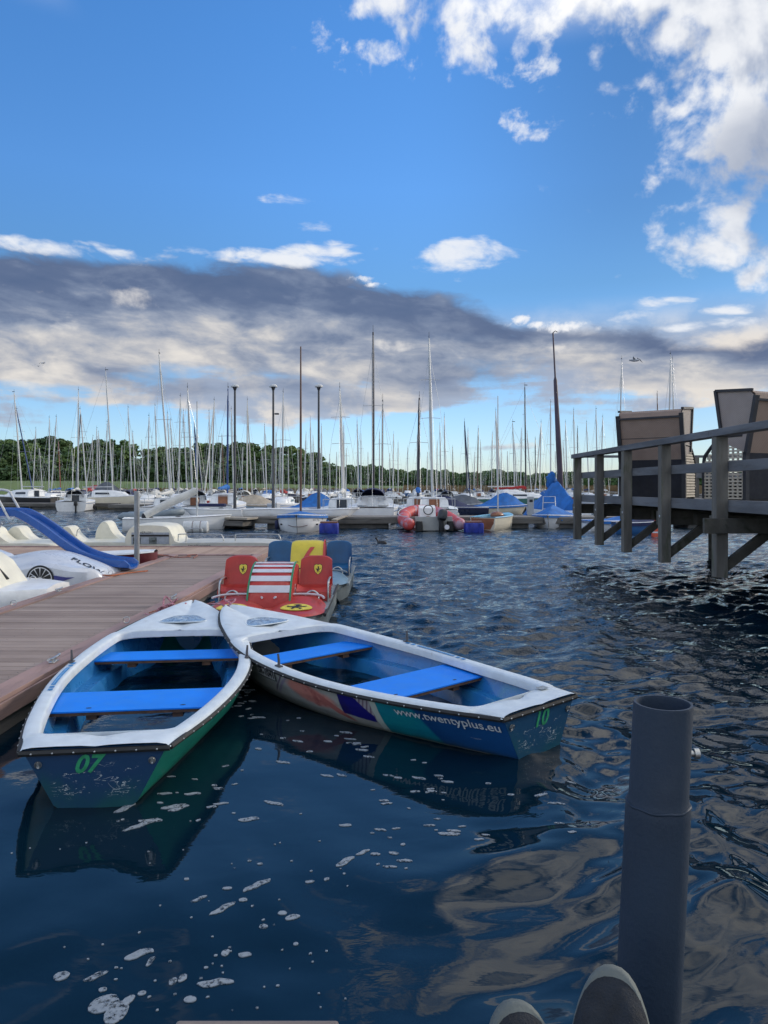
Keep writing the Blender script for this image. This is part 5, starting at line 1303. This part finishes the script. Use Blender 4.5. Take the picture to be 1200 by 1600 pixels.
# ---- docks
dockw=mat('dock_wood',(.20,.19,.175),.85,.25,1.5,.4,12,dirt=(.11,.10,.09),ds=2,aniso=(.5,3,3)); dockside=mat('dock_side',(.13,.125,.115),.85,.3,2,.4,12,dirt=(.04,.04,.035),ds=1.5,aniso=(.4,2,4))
def dock(x0,x1,Y,label,w=1.9,z=.50):
    t=thing('floating_dock',label,'dock',(x0,Y,0))
    L=x1-x0; n=int(L/6)+1; m=MB(); m.box((L/2,0,z-.03),(L,w,.06)); m.build('deck_boards',dockw,t)
    for k in range(n):
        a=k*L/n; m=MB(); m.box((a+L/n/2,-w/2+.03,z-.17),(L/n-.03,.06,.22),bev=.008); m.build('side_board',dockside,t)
    m=MB()
    for k in range(int(L/3)): m.box((k*3+1.5,0,.10),(2.2,w-.3,.50),bev=.06)
    m.build('float',MATS['float_concrete'],t)
    return t
dock(-8.4,22.,32.6,'long grey wooden floating dock behind the open water',2.0,.50)
dock(-62,-21.5,61,'left part of the second dock, behind the open water',1.8)
dock(-20.5,36,56,'second wooden dock, behind the first row of boats',1.8)
dock(-70,48,82,'third wooden dock crossing the marina',1.8); dock(-76,60,108,'fourth wooden dock crossing the marina',1.8); dock(-84,72,133,'farthest wooden dock, in front of the reeds',1.8)
# gangway at the dock's left end
gw=thing('gangway','pale wooden gangway slanting from the long dock towards the white dinghy','gangway',(-8.4,32.,0))
m=MB(); m.beam((0,0,.50),(2.9,-.9,.46),1.0,.08); m.build('gangway_deck',mat('pale_wood',(.33,.30,.25),.8,.2,3,.3,10),gw)
m=MB(); m.beam((0,.0,.30),(2.7,-.9,.26),.9,.22); m.build('gangway_frame',dockside,gw)
# ---- three lamps
lampm=mat('lamp_post',(.05,.055,.065),.5,.2,3); lampg=mat('lamp_glass',(.55,.57,.58),.3,.05,6)
for i,(px,py,lb) in enumerate(((367,603,'tall dark dock lamp with white dome head, leftmost of three'),(427,603,'tall dark dock lamp with white dome head, middle of three'),(498,603,'tall dark dock lamp with white dome head, rightmost of three'))):
    p=PY(px,py,33.2); t=thing('dock_lamp',lb,'lamp post',(p.x,33.2,.5),0,'lamps on the long dock'); h=p.z-.5
    m=MB(); m.tube([(0,0,0),(0,0,1.2),(0,0,1.25),(0,0,h-.15)],[.075,.07,.055,.045],10); m.build('pole',lampm,t,50)
    m=MB(); m.ellip((0,0,h-.03),(.19,.19,.12),14,8,fn=lambda q:Vector((q.x,q.y,max(q.z,-.25)))); hd=m.build('lamp_head',lampg,t,50)
    m=MB(); m.tube([(0,0,h-.20),(0,0,h-.07)],[.05,.10],10); m.build('collar',lampm,hd,50)
    if i==1: m=MB(); m.box((.16,0,h-1.25),(.20,.12,.07),bev=.02); m.build('camera_box',lampm,t)
# ---- hand placed boats right behind the dock
S=sailboat
S(583,37.5,520,583,'white','black','none','navy','stern',6.6,2.5,.8,'white',.5,.07,None,1,False,'blue',named='white cabin boat with navy spray hood and tallest black mast, on the long dock')
S(677,38.,530,670,'white','silver',None,None,'stern',6.6,2.3,.7,'wood',.5,.07,None,2,True,'white',named='white sailing boat with tall silver mast, right behind the red inflatable')
S(654,39.5,622,655,'white','black','blue',None,'stern',6.2,2.1,.7,'wood',.5,.075,None,1,False,None,named='white boat with brown wooden hatch and dark furled mast, behind the red inflatable')
S(535,39.5,608,531,'white','white','white',None,'stern',6.0,2.2,.65,'grey',.5,.07,'white',2,True,'grey',named='white boat seen stern on with white furled sail, left of the navy hood boat')
S(597,43,625,598,'white','black','navy',None,'stern',6,2.1,.65,'grey',.45,.05,None,1,named='white boat with slim dark mast and navy sail bag, right of the tallest black mast')
S(352,41.5,608,357,'white','blue','blue',None,'stern',5.6,2.2,.8,'wood',.55,.055,None,1,True,'navy',named='stubby white boat with bright blue sail cover, left of the leftmost lamp')
S(297,44,607,293,'white','silver',None,'grey','left',6.2,2.2,.7,'wood',.5,.055,None,1,False,None,rz=R(20),named='white cruiser with grey spray hood and orange hatch, left of the blue covered boat')
S(262,46,555,250,'white','silver','white',None,'stern',6.2,2.1,.6,'grey',.42,.06,None,1,named='white boat with the tallest silver mast left of the lamps')
S(117,57,610,121,'white','silver','white','grey','stern',6.0,2.6,.7,'grey',.5,.055,None,1,True,'black',rz=R(14),named='white boat with rounded stern nearest at left, beside the orange buoy')
S(176,61.5,580,165,'cream','silver',None,None,'right',7.2,2.4,.95,'grey',.5,.055,None,1,rz=R(-86),named='cream yacht lying side on at the left part of the second dock')
S(32,66,614,22,'black','white',None,None,'left',8.,3.,.9,'grey',.6,.06,None,1,rz=R(70),named='black hulled yacht with white deck at the far left')
S(822,58,604,820,'green','black','red',None,'right',7.5,2.3,.9,'grey',.4,.06,None,2,rz=R(-84),named='long boat with dark green side, lying side on right of centre')
S(805,60,661,801,'white','silver',None,None,'right',6.5,2.2,.9,'white',.6,.05,None,1,rz=R(-70),named='white boat with high bow lying beside the dark green boat')
# ---- the forest of masts
ML=[(27,640,48,'blue',0),(55,670,55,'silver',0),(76,653,80,'silver',0),(87,652,84,'silver',0),(124,640,140,'silver','grey'),(146,682,131,'silver','white'),(152,670,150,'silver',0),(153,676,160,'silver',0),(167,660,167,'silver',0),(190,696,190,'silver',0),(201,638,203,'silver',0),(208,676,209,'silver',0),(222,690,222,'silver',0),(232,651,234,'silver',0),(243,635,244,'silver',0),(262,647,266,'silver',0),(267,656,270,'silver',0),(281,620,282,'silver',0),(287,643,290,'silver',0),(304,660,306,'blue','navy'),(310,697,315,'silver',0),(326,643,330,'silver',0),(334,626,333,'silver','white'),(347,680,349,'brown',0),(362,640,363,'silver',0),(387,626,384,'white','white'),(379,699,377,'silver',0),(398,706,399,'silver',0),(409,704,413,'silver',0),(413,665,418,'silver',0),(442,614,443,'silver',0),(431,675,432,'silver',0),(438,690,438,'silver',0),(450,700,452,'silver',0),(478,677,476,'silver',0),(485,655,486,'silver',0),(489,683,490,'silver',0),(502,665,503,'silver',0),(515,709,516,'silver',0),(537,664,538,'silver',0),(541,700,541,'silver',0),(558,657,560,'silver','blue'),(564,677,564,'silver',0),(593,674,593,'silver',0),(609,708,609,'silver',0),(615,678,614,'silver',0),(622,691,622,'silver',0),(637,699,637,'silver',0),(652,680,652,'silver',0),(683,690,683,'silver',0),(687,664,690,'silver',0),(694,650,697,'silver',0),(707,698,709,'black',0),(726,658,729,'black','navy'),(731,672,732,'silver',0),(747,669,747,'brown',0),(751,690,751,'silver',0),(769,677,769,'silver',0),(775,642,776,'white','white'),(779,686,779,'red',0),(783,700,784,'silver',0),(804,690,807,'silver',0),(815,672,812,'silver',0),(824,676,829,'silver',0),(836,685,838,'black',0),(845,660,845,'white','white'),(861,630,858,'silver',0),(883,660,888,'silver',0),(897,641,896,'silver',0),(903,668,901,'black',0),(917,660,918,'silver',0),(932,640,931,'silver',0),(941,652,941,'silver',0),(880,690,883,'silver',0),(970,563,970,'silver',0),(1028,614,1028,'brown',0),(1046,555,1047,'silver',0),(1049,562,1058,'silver',0),(92,690,92,'red',0),(62,700,64,'silver',0),(113,700,112,'silver',0),(176,690,178,'silver',0),(345,700,345,'silver',0),(425,702,426,'silver',0),(465,700,468,'silver',0),(526,706,526,'silver',0),(575,706,575,'silver',0),(668,706,667,'silver',0),(742,706,741,'silver',0),(793,705,793,'silver',0),(868,705,869,'silver',0),(500,700,499,'silver',0)]
rowsY=[44.,50.,62.5,70.,77.,87.,95.,103.,113.,121.,128.,138.]
occ={y:[] for y in rowsY}
for px,Y,t,_ in boats:
    for y in rowsY:
        if abs(y-Y)<5.5: occ[y].append(t.location.x)
rr=random.Random(77)
hcs=['white']*11+['cream','pale blue','navy','grey','white','red','blue']
cvs=[None,None,'none','white','beige','blue','navy','grey','white','blue','white','red','beige']
ML.sort(key=lambda a:a[1])
for (xt,yt,xb,mc,fu) in ML:
    best=None
    for Y in rowsY:
        X=(xb-600)/F*Y; hgt=(762-yt)/F*Y+1.75
        if Y<60 and xb<285: continue
        if xb>890 and Y<60: continue
        gap=min([abs(X-q) for q in occ[Y]],default=9)
        if gap<2.15: continue
        cost=abs(hgt-8.6)+ (4 if hgt<5.6 or hgt>12.5 else 0)+rr.random()*.8
        if best is None or cost<best[0]: best=(cost,Y,X)
    if best is None:
        best=(0,rowsY[-1]+6,(xb-600)/F*(rowsY[-1]+6))
    _,Y,X=best; occ.setdefault(Y,[]).append(X)
    Yj=Y+rr.uniform(-.5,.5)
    sailboat(xb,Yj,yt,xt,rr.choice(hcs),mc,rr.choice(cvs),rr.choice([None,None,None,'grey','navy','white','blue']) ,rr.choice(['stern','bow','bow','stern']),rr.uniform(5.6,6.4).__round__(0) if True else 6.,rr.choice([1.9,2.1]),rr.choice([.62,.72]),rr.choice(['grey','wood','white']),rr.choice([.38,.46]),.047+ .00022*Y,(fu or None),1 if rr.random()<.75 else 2,rr.random()<.3,rr.choice([None,None,'navy','white']),simple=Y>90)
# fillers: low boats without tall masts (covered dinghies)
def dinghy(name,label,cat,x,Y,rz,L=4.3,W=1.6,fb=.42,hc='white',cover=None,peak=.35,group=None,interior=None,strip=None):
    t=thing(name,label,cat,(x,Y,0),rz,group)
    tagged(t,'hull',hull_mesh(hcol[hc],L,W,fb))
    def wfn(u): return W/2*(.80+.20*math.sin(min(1,u/.42)*math.pi/2))*(1-max(0,(u-.42)/.58)**2.1)+.015
    if cover:
        m=MB(); rows=[]
        for k in range(19):
            u=k/18; y=(u-.45)*L; w=wfn(u)+.02; z=fb*(1+.22*u*u); pk=peak*math.exp(-((u-.62)/.28)**2)*(1-max(0,u-.85)/.15)
            rows.append([(w*a*1.0,y,(z-.10 if abs(a)>1 else z+.02+pk*(1-abs(a))**1.15+.014*math.sin(k*2.3+a*9)*(1-abs(a)))) for a in (-1.03,-1,-.8,-.5,-.25,0,.25,.5,.8,1,1.03)])
        m.grid(rows); m.add(rows[0],[tuple(range(11))]); m.build('cover',cloth[cover],t,50)
    else:
        m=MB(); rows=[]
        for k in range(19):
            u=k/18; y=(u-.45)*L; w=wfn(u); z=fb*(1+.22*u*u); op=.02<u<.64; wi=w*.74 if op else .0
            rows.append([(-w,y,z),(-w,y,z+.03),(-wi-.001,y,z+.035),(-wi,y,z-.0 if not op else .12),(wi,y,z-.0 if not op else .12),(wi+.001,y,z+.035),(w,y,z+.03),(w,y,z)])
        m.grid(rows); m.build('deck',interior or deckc,t,35)
    m=MB(); m.tube([(s*(wfn(u)+.005),(u-.45)*L,fb*(1+.22*u*u)+.012) for s,us in ((1,[i/16 for i in range(17)]),(-1,[i/16 for i in range(16,-1,-1)])) for u in us],.022,5); m.build('rub_rail',strip or deckc,t,60)
    return t
def stick_mast(t,loc,h,mt,r=.035,lean=(0,0)):
    m=MB(); b=Vector(loc); m.tube([b,b+Vector((lean[0]*.5,lean[1]*.5,h*.5)),b+Vector((lean[0],lean[1],h))],[r,r,r*.6],8); return m.build('mast',mt,t,50)
# blue covered dinghy in front of the dock (bow to the viewer)
p=PW(464,833,0.)
bd=dinghy('dinghy','white dinghy under a blue cover, bow towards the viewer, tall brown mast','dinghy',p.x,p.y+1.9,math.pi,3.9,1.95,.58,'white','blue',.16)
stick_mast(bd,(0,.6,.7),(762-537)/F*29.3+1.75-.7,brownmast,.045)
for s in (-1,1): m=MB(); m.box((s*.62,1.15,.30),(.26,.03,.06)); m.build('slot',rubber,bd)
for s,c in ((-1.,'blue'),(-.9,'white'),(1.,'navy')): tagged(bd,'fender',fender_mesh(cloth[c]),(s*1.0,-.2 if c!='navy' else .3,.05))
m=MB(); m.tube(curve_pts([(-.9,.6,.5),(-.4,1.55,.30),(0,1.95,.24),(.4,1.55,.30),(.9,.6,.5)],5),.012,5); m.build('bow_line',MATS['rope_dark'],bd,60)
text_part('hull_number','34 78',black,bd,lambda x,y:Vector((-.55-x,1.36+.35*(x),.44+y)),.12)
def floatbox(px,py,label,w=.72):
    p=PW(px,py,0); t=thing('float_box',label,'float',(p.x,p.y+.4,0),0,'blue floats in front of the dock')
    m=MB(); m.box((0,0,.14),(w,.7,.50),bev=.06); m.build('body',mat('float_blue',(.012,.03,.28),.4,.25,5,.2,15),t,40)
    for k in (-.2,.2): m=MB(); m.box((k,-.354,.16),(.10,.02,.42),bev=.008); m.build('rib',MATS['float_blue'],t)
    m=MB(); m.box((0,.02,.42),(w*.9,.55,.05)); m.build('top_board',mahog,t)
    return t
floatbox(513,834,'bright blue float with wooden top, right of the blue covered dinghy')
floatbox(742,833,'bright blue float with a black drum, between inflatable and wooden dinghy')
# boards from float to dock
pk=thing('plank','pale plank leaning from the blue float up to the dock','plank',(PW(525,828).x,30.5,0)); m=MB(); m.beam((0,-.9,.46),(.35,1.0,.56),.22,.05); m.build('board',MATS['pale_wood'],pk)
# red inflatable
p=PW(683,831,0); rb=thing('inflatable_boat','faded red inflatable boat with black outboard and white steering console, stern towards the viewer','inflatable boat',(p.x-.12,p.y+.2,0),R(6))
redt=mat('tube_red',(.52,.06,.055),.55,.15,2,.1,12,dirt=(.42,.30,.38),ds=1.6,dth=(.46,.62))
m=MB(); m.tube(curve_pts([(-1.02,-.35,.30),(-1.02,.3,.32),(-1.03,1.4,.40),(-.85,2.4,.58),(-.4,3.1,.72),(0,3.25,.74),(.4,3.1,.72),(.85,2.4,.58),(1.03,1.4,.40),(1.02,.3,.32),(1.02,-.35,.30)],5),[.12,.2]+[.25]*47+[.2,.12],14); m.build('tube',redt,rb,60)
m=MB(); m.box((0,-.02,.32),(1.5,.07,.56),bev=.02); m.build('transom',hcol['grey'],rb)
m=MB(); m.prism([(-.75,-.0),(.75,.0),(.7,1.8),(.3,2.8),(-.3,2.8),(-.7,1.8)],.02,.16); m.build('floor',hcol['grey'],rb)
m=MB(); m.prism([(.9,.15),(1.35,.15),(1.35,.85),(1.25,1.02),(1.0,.9)],-.42,.25,'x'); cs_=m.build('console',hcol['white'],rb)
m=MB(); m.tube([(-.08+.19*math.cos(a),.86,.84+.19*math.sin(a)) for a in np.linspace(0,6.2832,22)],.022,6,False); m.build('steering_wheel',rubber,cs_,60)
m=MB(); m.disc((-.08,.885,.46),(0,-1,0),.17,18,ry=.13); m.build('hatch',mahog,cs_)
m=MB(); m.box((.30,-.28,.66),(.36,.50,.44),Matrix.Rotation(R(-16),3,'X')@Matrix.Rotation(R(8),3,'Y'),bev=.12); ob=m.build('outboard',mat('outboard_black',(.025,.032,.042),.35,.2,8),rb,45)
m=MB(); m.box((.26,-.26,.28),(.18,.26,.62),bev=.05); m.build('leg',rubber,ob,40); m=MB(); m.disc((.44,-.50,.20),(0,-1,.2),.10,16); m.build('lamp',stripe,ob)
for s in (-1,1): m=MB(); m.tube([(s*.62,-.22,.05),(s*.62,-.22,.42)],[.15,.13],12); m.build('drum',rubber,rb,40)
rp=arch([(-1.1,.1,.60),(-1.25,1.0,.62),(-1.15,2.0,.76),(-.8,2.7,.9)],.015,'grab_line',rb,whiteline)
# wooden dinghy
p=PW(781,829,0); wd=dinghy('dinghy','wooden dinghy with light blue inside, brown stern, cream side and slim mast','dinghy',p.x-.05,p.y+1.1,R(-32),2.7,1.35,.52,'cream',None,interior=mat('inside_blue',(.16,.42,.60),.5,.15,3),strip=mat('rail_paleblue',(.30,.50,.64),.5,.1,4))
stick_mast(wd,(0,.35,.2),(762-613)/F*30.5+1.75-.2,alu,.032)
m=MB(); m.add([(-.52,-1.225,.50),(.52,-1.225,.50),(.49,-1.225,.30),(.34,-1.225,.04),(-.34,-1.225,.04),(-.49,-1.225,.30)],[(0,1,2,3,4,5)]); m.build('transom',mahog,wd,recalc=False)
m=MB(); m.ellip((0,.25,.58),(.28,.36,.16),16,8); m.build('round_hatch',mahog,wd,50)
# blue covered motorboat at right + ladder
p=PW(880,826,0); cvb=dinghy('motorboat','white motorboat under a creased blue tarpaulin, in front of the dock beside the deck posts','motorboat',p.x+.1,p.y+1.9,R(160),4.6,2.0,.48,'white','blue',.45)
m=MB(); m.tube([(-.98,.8,.30),(-.9,1.3,.32),(-.5,2.0,.36)],.03,6); m.build('blue_stripe',hcol['blue'],cvb,50)
# big tarp boat with dark mast
X0=(866-600)/F*36.3; tb=thing('tarp_covered_yacht','yacht wholly wrapped in a bright blue tarpaulin, thick dark mast, behind the dock','sailing boat',(X0,36.6,0),R(8))
tagged(tb,'hull',hull_mesh(hcol['white'],5.6,2.2,.7))
m=MB(); rows=[]
for k in range(21):
    u=k/20; y=(u-.5)*5.0; h=.85+.95*math.exp(-((u-.42)/.30)**2); w=1.05*(1-.3*abs(2*u-1)**3)
    rows.append([(w*a,y,h*(1-abs(a)**1.15)+.25+.05*math.sin(k*1.9+a*7)*(1-abs(a))) for a in np.linspace(-1,1,15)])
m.grid(rows); m.add(rows[0],[tuple(range(15))]); m.build('tarpaulin',cloth['blue'],tb,50)
pt=PY(864,520,36.6)-Vector((X0,36.6,0)); pt.rotate(Matrix.Rotation(-R(8),3,'Z'))
m=MB(); b0=Vector(((878-600)/F*36.6-X0,0,1.0)); m.tube([b0,b0.lerp(pt,.3),b0.lerp(pt,.72),b0.lerp(pt,.74),pt],[.14,.14,.09,.045,.035],10); m.build('mast',mat('mast_plum',(.05,.035,.06),.5,.25,2),tb,50)
m=MB(); m.tube([pt,pt+Vector((.12,0,.10)),pt+Vector((.22,0,.04))],.02,5); m.build('wind_vane',rubber,tb)
m=MB(); m.ellip((.15,.6,2.1),(.26,.26,.42),12,8,fn=lambda q:q*(1+.2*math.sin(q.x*9+q.z*7))); m.build('blue_bundle',cloth['blue'],tb,60)
ld=thing('boarding_ladder','white tubular boarding ladder standing on the dock before the blue tarpaulin','ladder',((858-600)/F*33.2,33.2,.5))
m=MB()
m.tube([(-.30,0,0),(-.26,0,.85),(.26,0,.85),(.30,0,0)],.022,6)
for z in (.3,.58): m.tube([(-.29,0,z),(.29,0,z)],.018,6)
m.build('frame',MATS['rail_white'],ld,60)
pw_=thing('power_pedestal','white power pedestal on the dock, left of the blue tarpaulin','pedestal',((829-600)/F*33.4,33.4,.5)); m=MB(); m.box((0,0,.42),(.26,.22,.86),bev=.02); m.build('cabinet',hcol['grey'],pw_); m=MB(); m.box((0,-.112,.66),(.15,.006,.12)); m.build('socket',rubber,pw_)
# white dinghy with furled sail + grey inflatable + white cylinder float at left
p=PW(272,831,0)
wdg=dinghy('dinghy','white open dinghy with a white sail rolled on its boom, at the gangway','dinghy',p.x-.35,p.y+1.1,R(-74),4.3,1.6,.50,'white',None)
m=MB(); m.tube(curve_pts([(.55,-1.1,.62),(.35,-.4,1.0),(.1,.5,1.42),(0,.9,1.62)],6),[.15]*6+[.17]*7+[.16]*6,12); m.build('rolled_sail',cloth['white'],wdg,60)
m=MB(); m.ellip((.56,-1.12,.60),(.12,.10,.14),12,8); m.build('sail_end',cloth['black'],wdg,50)
stick_mast(wdg,(0,.95,.35),(762-566)/F*28.2+.2,alu,.035,(.1,0))
for q in (-.9,.2): m=MB(); m.ellip((.45,q,.52),(.10,.16,.08),10,6); m.build('cleat_bag',rubber,wdg,50)
p=PW(215,818,0); gi=thing('inflatable_boat','grey inflatable tender behind the white dinghy with rolled sail','inflatable boat',(p.x+.3,p.y+1.0,0),R(-84))
m=MB(); m.tube(curve_pts([(-.62,-1.4,.32),(-.64,.2,.36),(-.5,1.1,.48),(0,1.5,.55),(.5,1.1,.48),(.64,.2,.36),(.62,-1.4,.32)],5),[.1]+[.21]*29+[.1],12); m.build('tube',mat('tube_grey',(.20,.25,.29),.5,.15,2,.1,12),gi,60)
m=MB(); m.box((0,-1.1,.30),(1.1,.06,.42)); m.build('transom',rubber,gi); m=MB(); m.box((0,0,.16),(1.0,2.4,.05)); m.build('floor',hcol['grey'],gi)
p=PW(303,832,0); wf=thing('cylinder_float','white cylindrical float lying under the end of the gangway','float',(p.x,p.y+.3,0),R(4))
m=MB(); m.tube([(-.48,0,.17),(-.46,0,.17),(.46,0,.17),(.48,0,.17)],[.2,.26,.26,.2],18); m.build('drum',mat('float_white',(.60,.62,.62),.45,.1,4,dirt=(.42,.43,.42),ds=4),wf,40)
for x in (-.1,.2): m=MB(); m.tube([(x,.262*math.cos(a),.17+.262*math.sin(a)) for a in np.linspace(0,6.2832,20)],.012,5,False); m.build('strap',MATS['rope_dark'],wf,60)
# dinghies laid on the dock
for i,(px,lb) in enumerate(((395,'white dinghy hull on the long dock, left of the blue covered dinghy\'s mast'),(455,'white dinghy on the dock directly behind the blue covered dinghy'),(515,'white dinghy hull on the dock, right of the blue covered dinghy'))):
    o=dinghy('dinghy',lb,'dinghy',(px-600)/F*32.9,32.95,R(-88 if i!=1 else 90),3.0 if i<2 else 2.4,1.2,.22,'white',None,group='dinghies lying on the long dock'); o.location.z=.56
o=dinghy('dinghy','white sailing dinghy with dark deck gear at the dock\'s left end','dinghy',(338-600)/F*32.6,32.7,R(84),2.8,1.2,.22,'white',None,group='dinghies lying on the long dock'); o.location.z=.56
m=MB(); m.box((0,.2,.42),(.3,1.2,.14),bev=.04); m.build('gear_bag',cloth['navy'],o)
# blue tents, buoys
dinghy('dinghy','cream dinghy under a blue pitched cover, behind the wooden dinghy','dinghy',(771-600)/F*49,49.,R(-80),4.2,1.7,.5,'cream','blue',.85)
dinghy('dinghy','dinghy under a light blue cover, between middle and right lamps','dinghy',(481-600)/F*46,46.,R(-70),3.6,1.6,.5,'white','blue',.9)
dinghy('dinghy','dinghy with dark grey pitched tent at left, near the white boat with rounded stern','dinghy',(150-600)/F*64,64.,R(-80),5.,2.,.6,'white','grey',1.6)
dinghy('motorboat','boat under red tarpaulin by the far shore at left','motorboat',(104-600)/F*110+0,118.,R(-80),7.,2.3,.8,'white','red',1.3)
for i,(px,py,r,lb) in enumerate(((129,796,.32,'orange mooring buoy by the rounded stern at left'),(379,796,.22,'orange buoy between the leftmost and middle lamps'),(503,793,.24,'orange buoy just right of the rightmost lamp'),(752,788,.30,'orange buoy left of the blue pitched cover'),(634,790,.22,'orange buoy left of the red inflatable'))):
    p=PW(px,py,0); t=thing('mooring_buoy',lb,'buoy',(p.x,p.y if py>795 else 46+i,0),0,'orange mooring buoys')
    if py<=795: t.location.x=(px-600)/F*(46+i)
    if i in (1,2): t.location=((px-600)/F*34.5,34.4,.42)
    m=MB(); m.ellip((0,0,.12),(r*1.1,r,r*.8),14,9); m.build('float',buoym,t,60); m=MB(); m.tube([(0,0,.12+r*.7),(0,0,.12+r)],.03,6); m.build('eye',steel,t,50)
t=thing('marker_buoy','orange cone shaped buoy seen between the deck posts','buoy',(PW(1027,839).x,PW(1027,839).y,0)); m=MB(); m.tube([(0,0,-.2),(0,0,.1),(0,0,.62),(0,0,.66)],[.2,.2,.09,.03],14); m.build('cone',buoym,t,50); m=MB(); m.tube([(0,0,.12),(0,0,.2)],.19,14); m.build('band',deckc,t,50)
# boats seen through the deck posts at right
dinghy('motorboat','white and blue motorboat seen through the deck posts','motorboat',(975-600)/F*30,30.,R(-84),3.6,1.5,.42,'white','blue',.3)
dinghy('motorboat','blue hulled boat low behind the fourth deck post','motorboat',(1000-600)/F*28,28.2,R(-96),2.0,1.2,.42,'blue','navy',.15)
# birds
bk=mat('bird_grey',(.45,.47,.50),.7,.2,6)
def bird(label,px,py,Y,span,loc=None,rz=0):
    p=PY(px,py,Y) if loc is None else loc; t=thing('gull',label,'bird',p,rz)
    m=MB(); m.tube(curve_pts([(0,-.20,0),(0,-.08,.0),(0,.08,.01),(0,.18,.03),(0,.24,.02)],3),[.01,.03,.05,.055,.06,.06,.055,.05,.045,.04,.045,.03,.008],8); 
    for s in (-1,1):
        w=span/2; pts=[(0,.06,.03),(s*w*.45,.12,.16),(s*w*.8,.02,.10),(s*w,-.12,-.04)]; bk_=[(0,-.06,.02),(s*w*.45,.0,.14),(s*w*.8,-.07,.08),(s*w,-.13,-.045)]
        m.grid([[Vector(a)+Vector((0,0,.008)) for a in pts],bk_]); m.grid([pts,[Vector(a)-Vector((0,0,.006)) for a in bk_]])
    m.build('body',bk,t,60)
    return t
bird('grey gull gliding with bent wings, above the farther beach chair',992,563,30.,1.0,rz=R(50))
bird('small dark bird flying low at the far left of the cloud bank',60,572,70.,1.0,rz=R(20)); bird('small dark bird beside another at the far left of the clouds',67,568,74.,1.0,rz=R(-30))
p=PW(597,851,0); t=thing('coot','small dark water bird swimming right of the blue pedal boat','bird',(p.x,p.y,0),R(60))
m=MB(); m.ellip((0,0,.05),(.08,.17,.08),12,8); m.tube(curve_pts([(0,.13,.06),(0,.17,.14),(0,.20,.18)],3),[.035,.03,.028,.026,.026,.03,.03],8); m.ellip((0,.215,.19),(.03,.045,.03),10,6); m.build('body',mat('bird_black',(.02,.02,.022),.6,.2,8),t,60); m=MB(); m.tube([(0,.25,.19),(0,.29,.185)],[.012,.003],6); m.build('beak',stripe,t)
rr=random.Random(15); fl=[]
for Y in (47.,53.,66.,73.5,91.,99.,117.):
    for k in range(9):
        px=rr.uniform(15,880)
        if Y<60 and px<300: continue
        X=(px-600)/F*Y
        if min([abs(X-q) for yy in occ for q in occ[yy] if abs(yy-Y)<5]+[9])<1.7 or min([abs(X-b.location.x) for b,_,_ in fl if abs(b.location.y-Y)<5]+[9])<2.6: continue
        cv=rr.choice(['blue','blue','navy','grey','white','beige',None,None,'green','red']); hc_=rr.choice(['white','white','cream','pale blue','blue','navy'])
        fl.append((dinghy('small_boat','','small boat',X,Y,R(rr.choice([0,180,90,-90])+rr.uniform(-8,8)),rr.choice([3.8,4.6]),1.6,.5,hc_,cv,rr.choice([.3,.7,1.0]),group='low boats moored among the yachts'),cv,hc_))
sn={}
for b,cv,hc_ in sorted(fl,key=lambda q:q[0].location.x/q[0].location.y):
    ky=f"low {hc_} boat {'under a '+cv+' cover' if cv else 'with open cockpit'} among the yachts"; sn.setdefault(ky,[]).append(b)
for ky,l in sn.items():
    for i,b in enumerate(l): b['label']=ky+(f', {ordn[i]} from left' if len(l)>1 else '')
# ---- labels for the fleet
lamps=[(367,'leftmost lamp'),(427,'middle lamp'),(498,'rightmost lamp'),(583,'tallest black mast'),(677,'tall silver mast by the inflatable'),(787,'wooden dinghy mast'),(870,'thick dark mast')]
def rowname(Y): return 'first row' if Y<52 else 'second row' if Y<66 else 'third row' if Y<80 else 'fourth row' if Y<99 else 'fifth row' if Y<117 else 'last row'
seen={}
for px,Y,t,a in sorted(boats,key=lambda b:b[0]):
    if a['named']: t['label']=a['named']; continue
    cv={None:'bare boom','none':'no boom'}.get(a['cover'],f"{a['cover']} sail cover")
    key=f"{a['hc']} sailing boat, {cv}, {a['mc']} mast, {rowname(Y)}"
    seen.setdefault(key,[]).append((px,t))
for key,l in seen.items():
    for i,(px,t) in enumerate(l):
        if len(l)>1: t['label']=f'{key}, {ordn[i]} such from left'
        else: t['label']=key
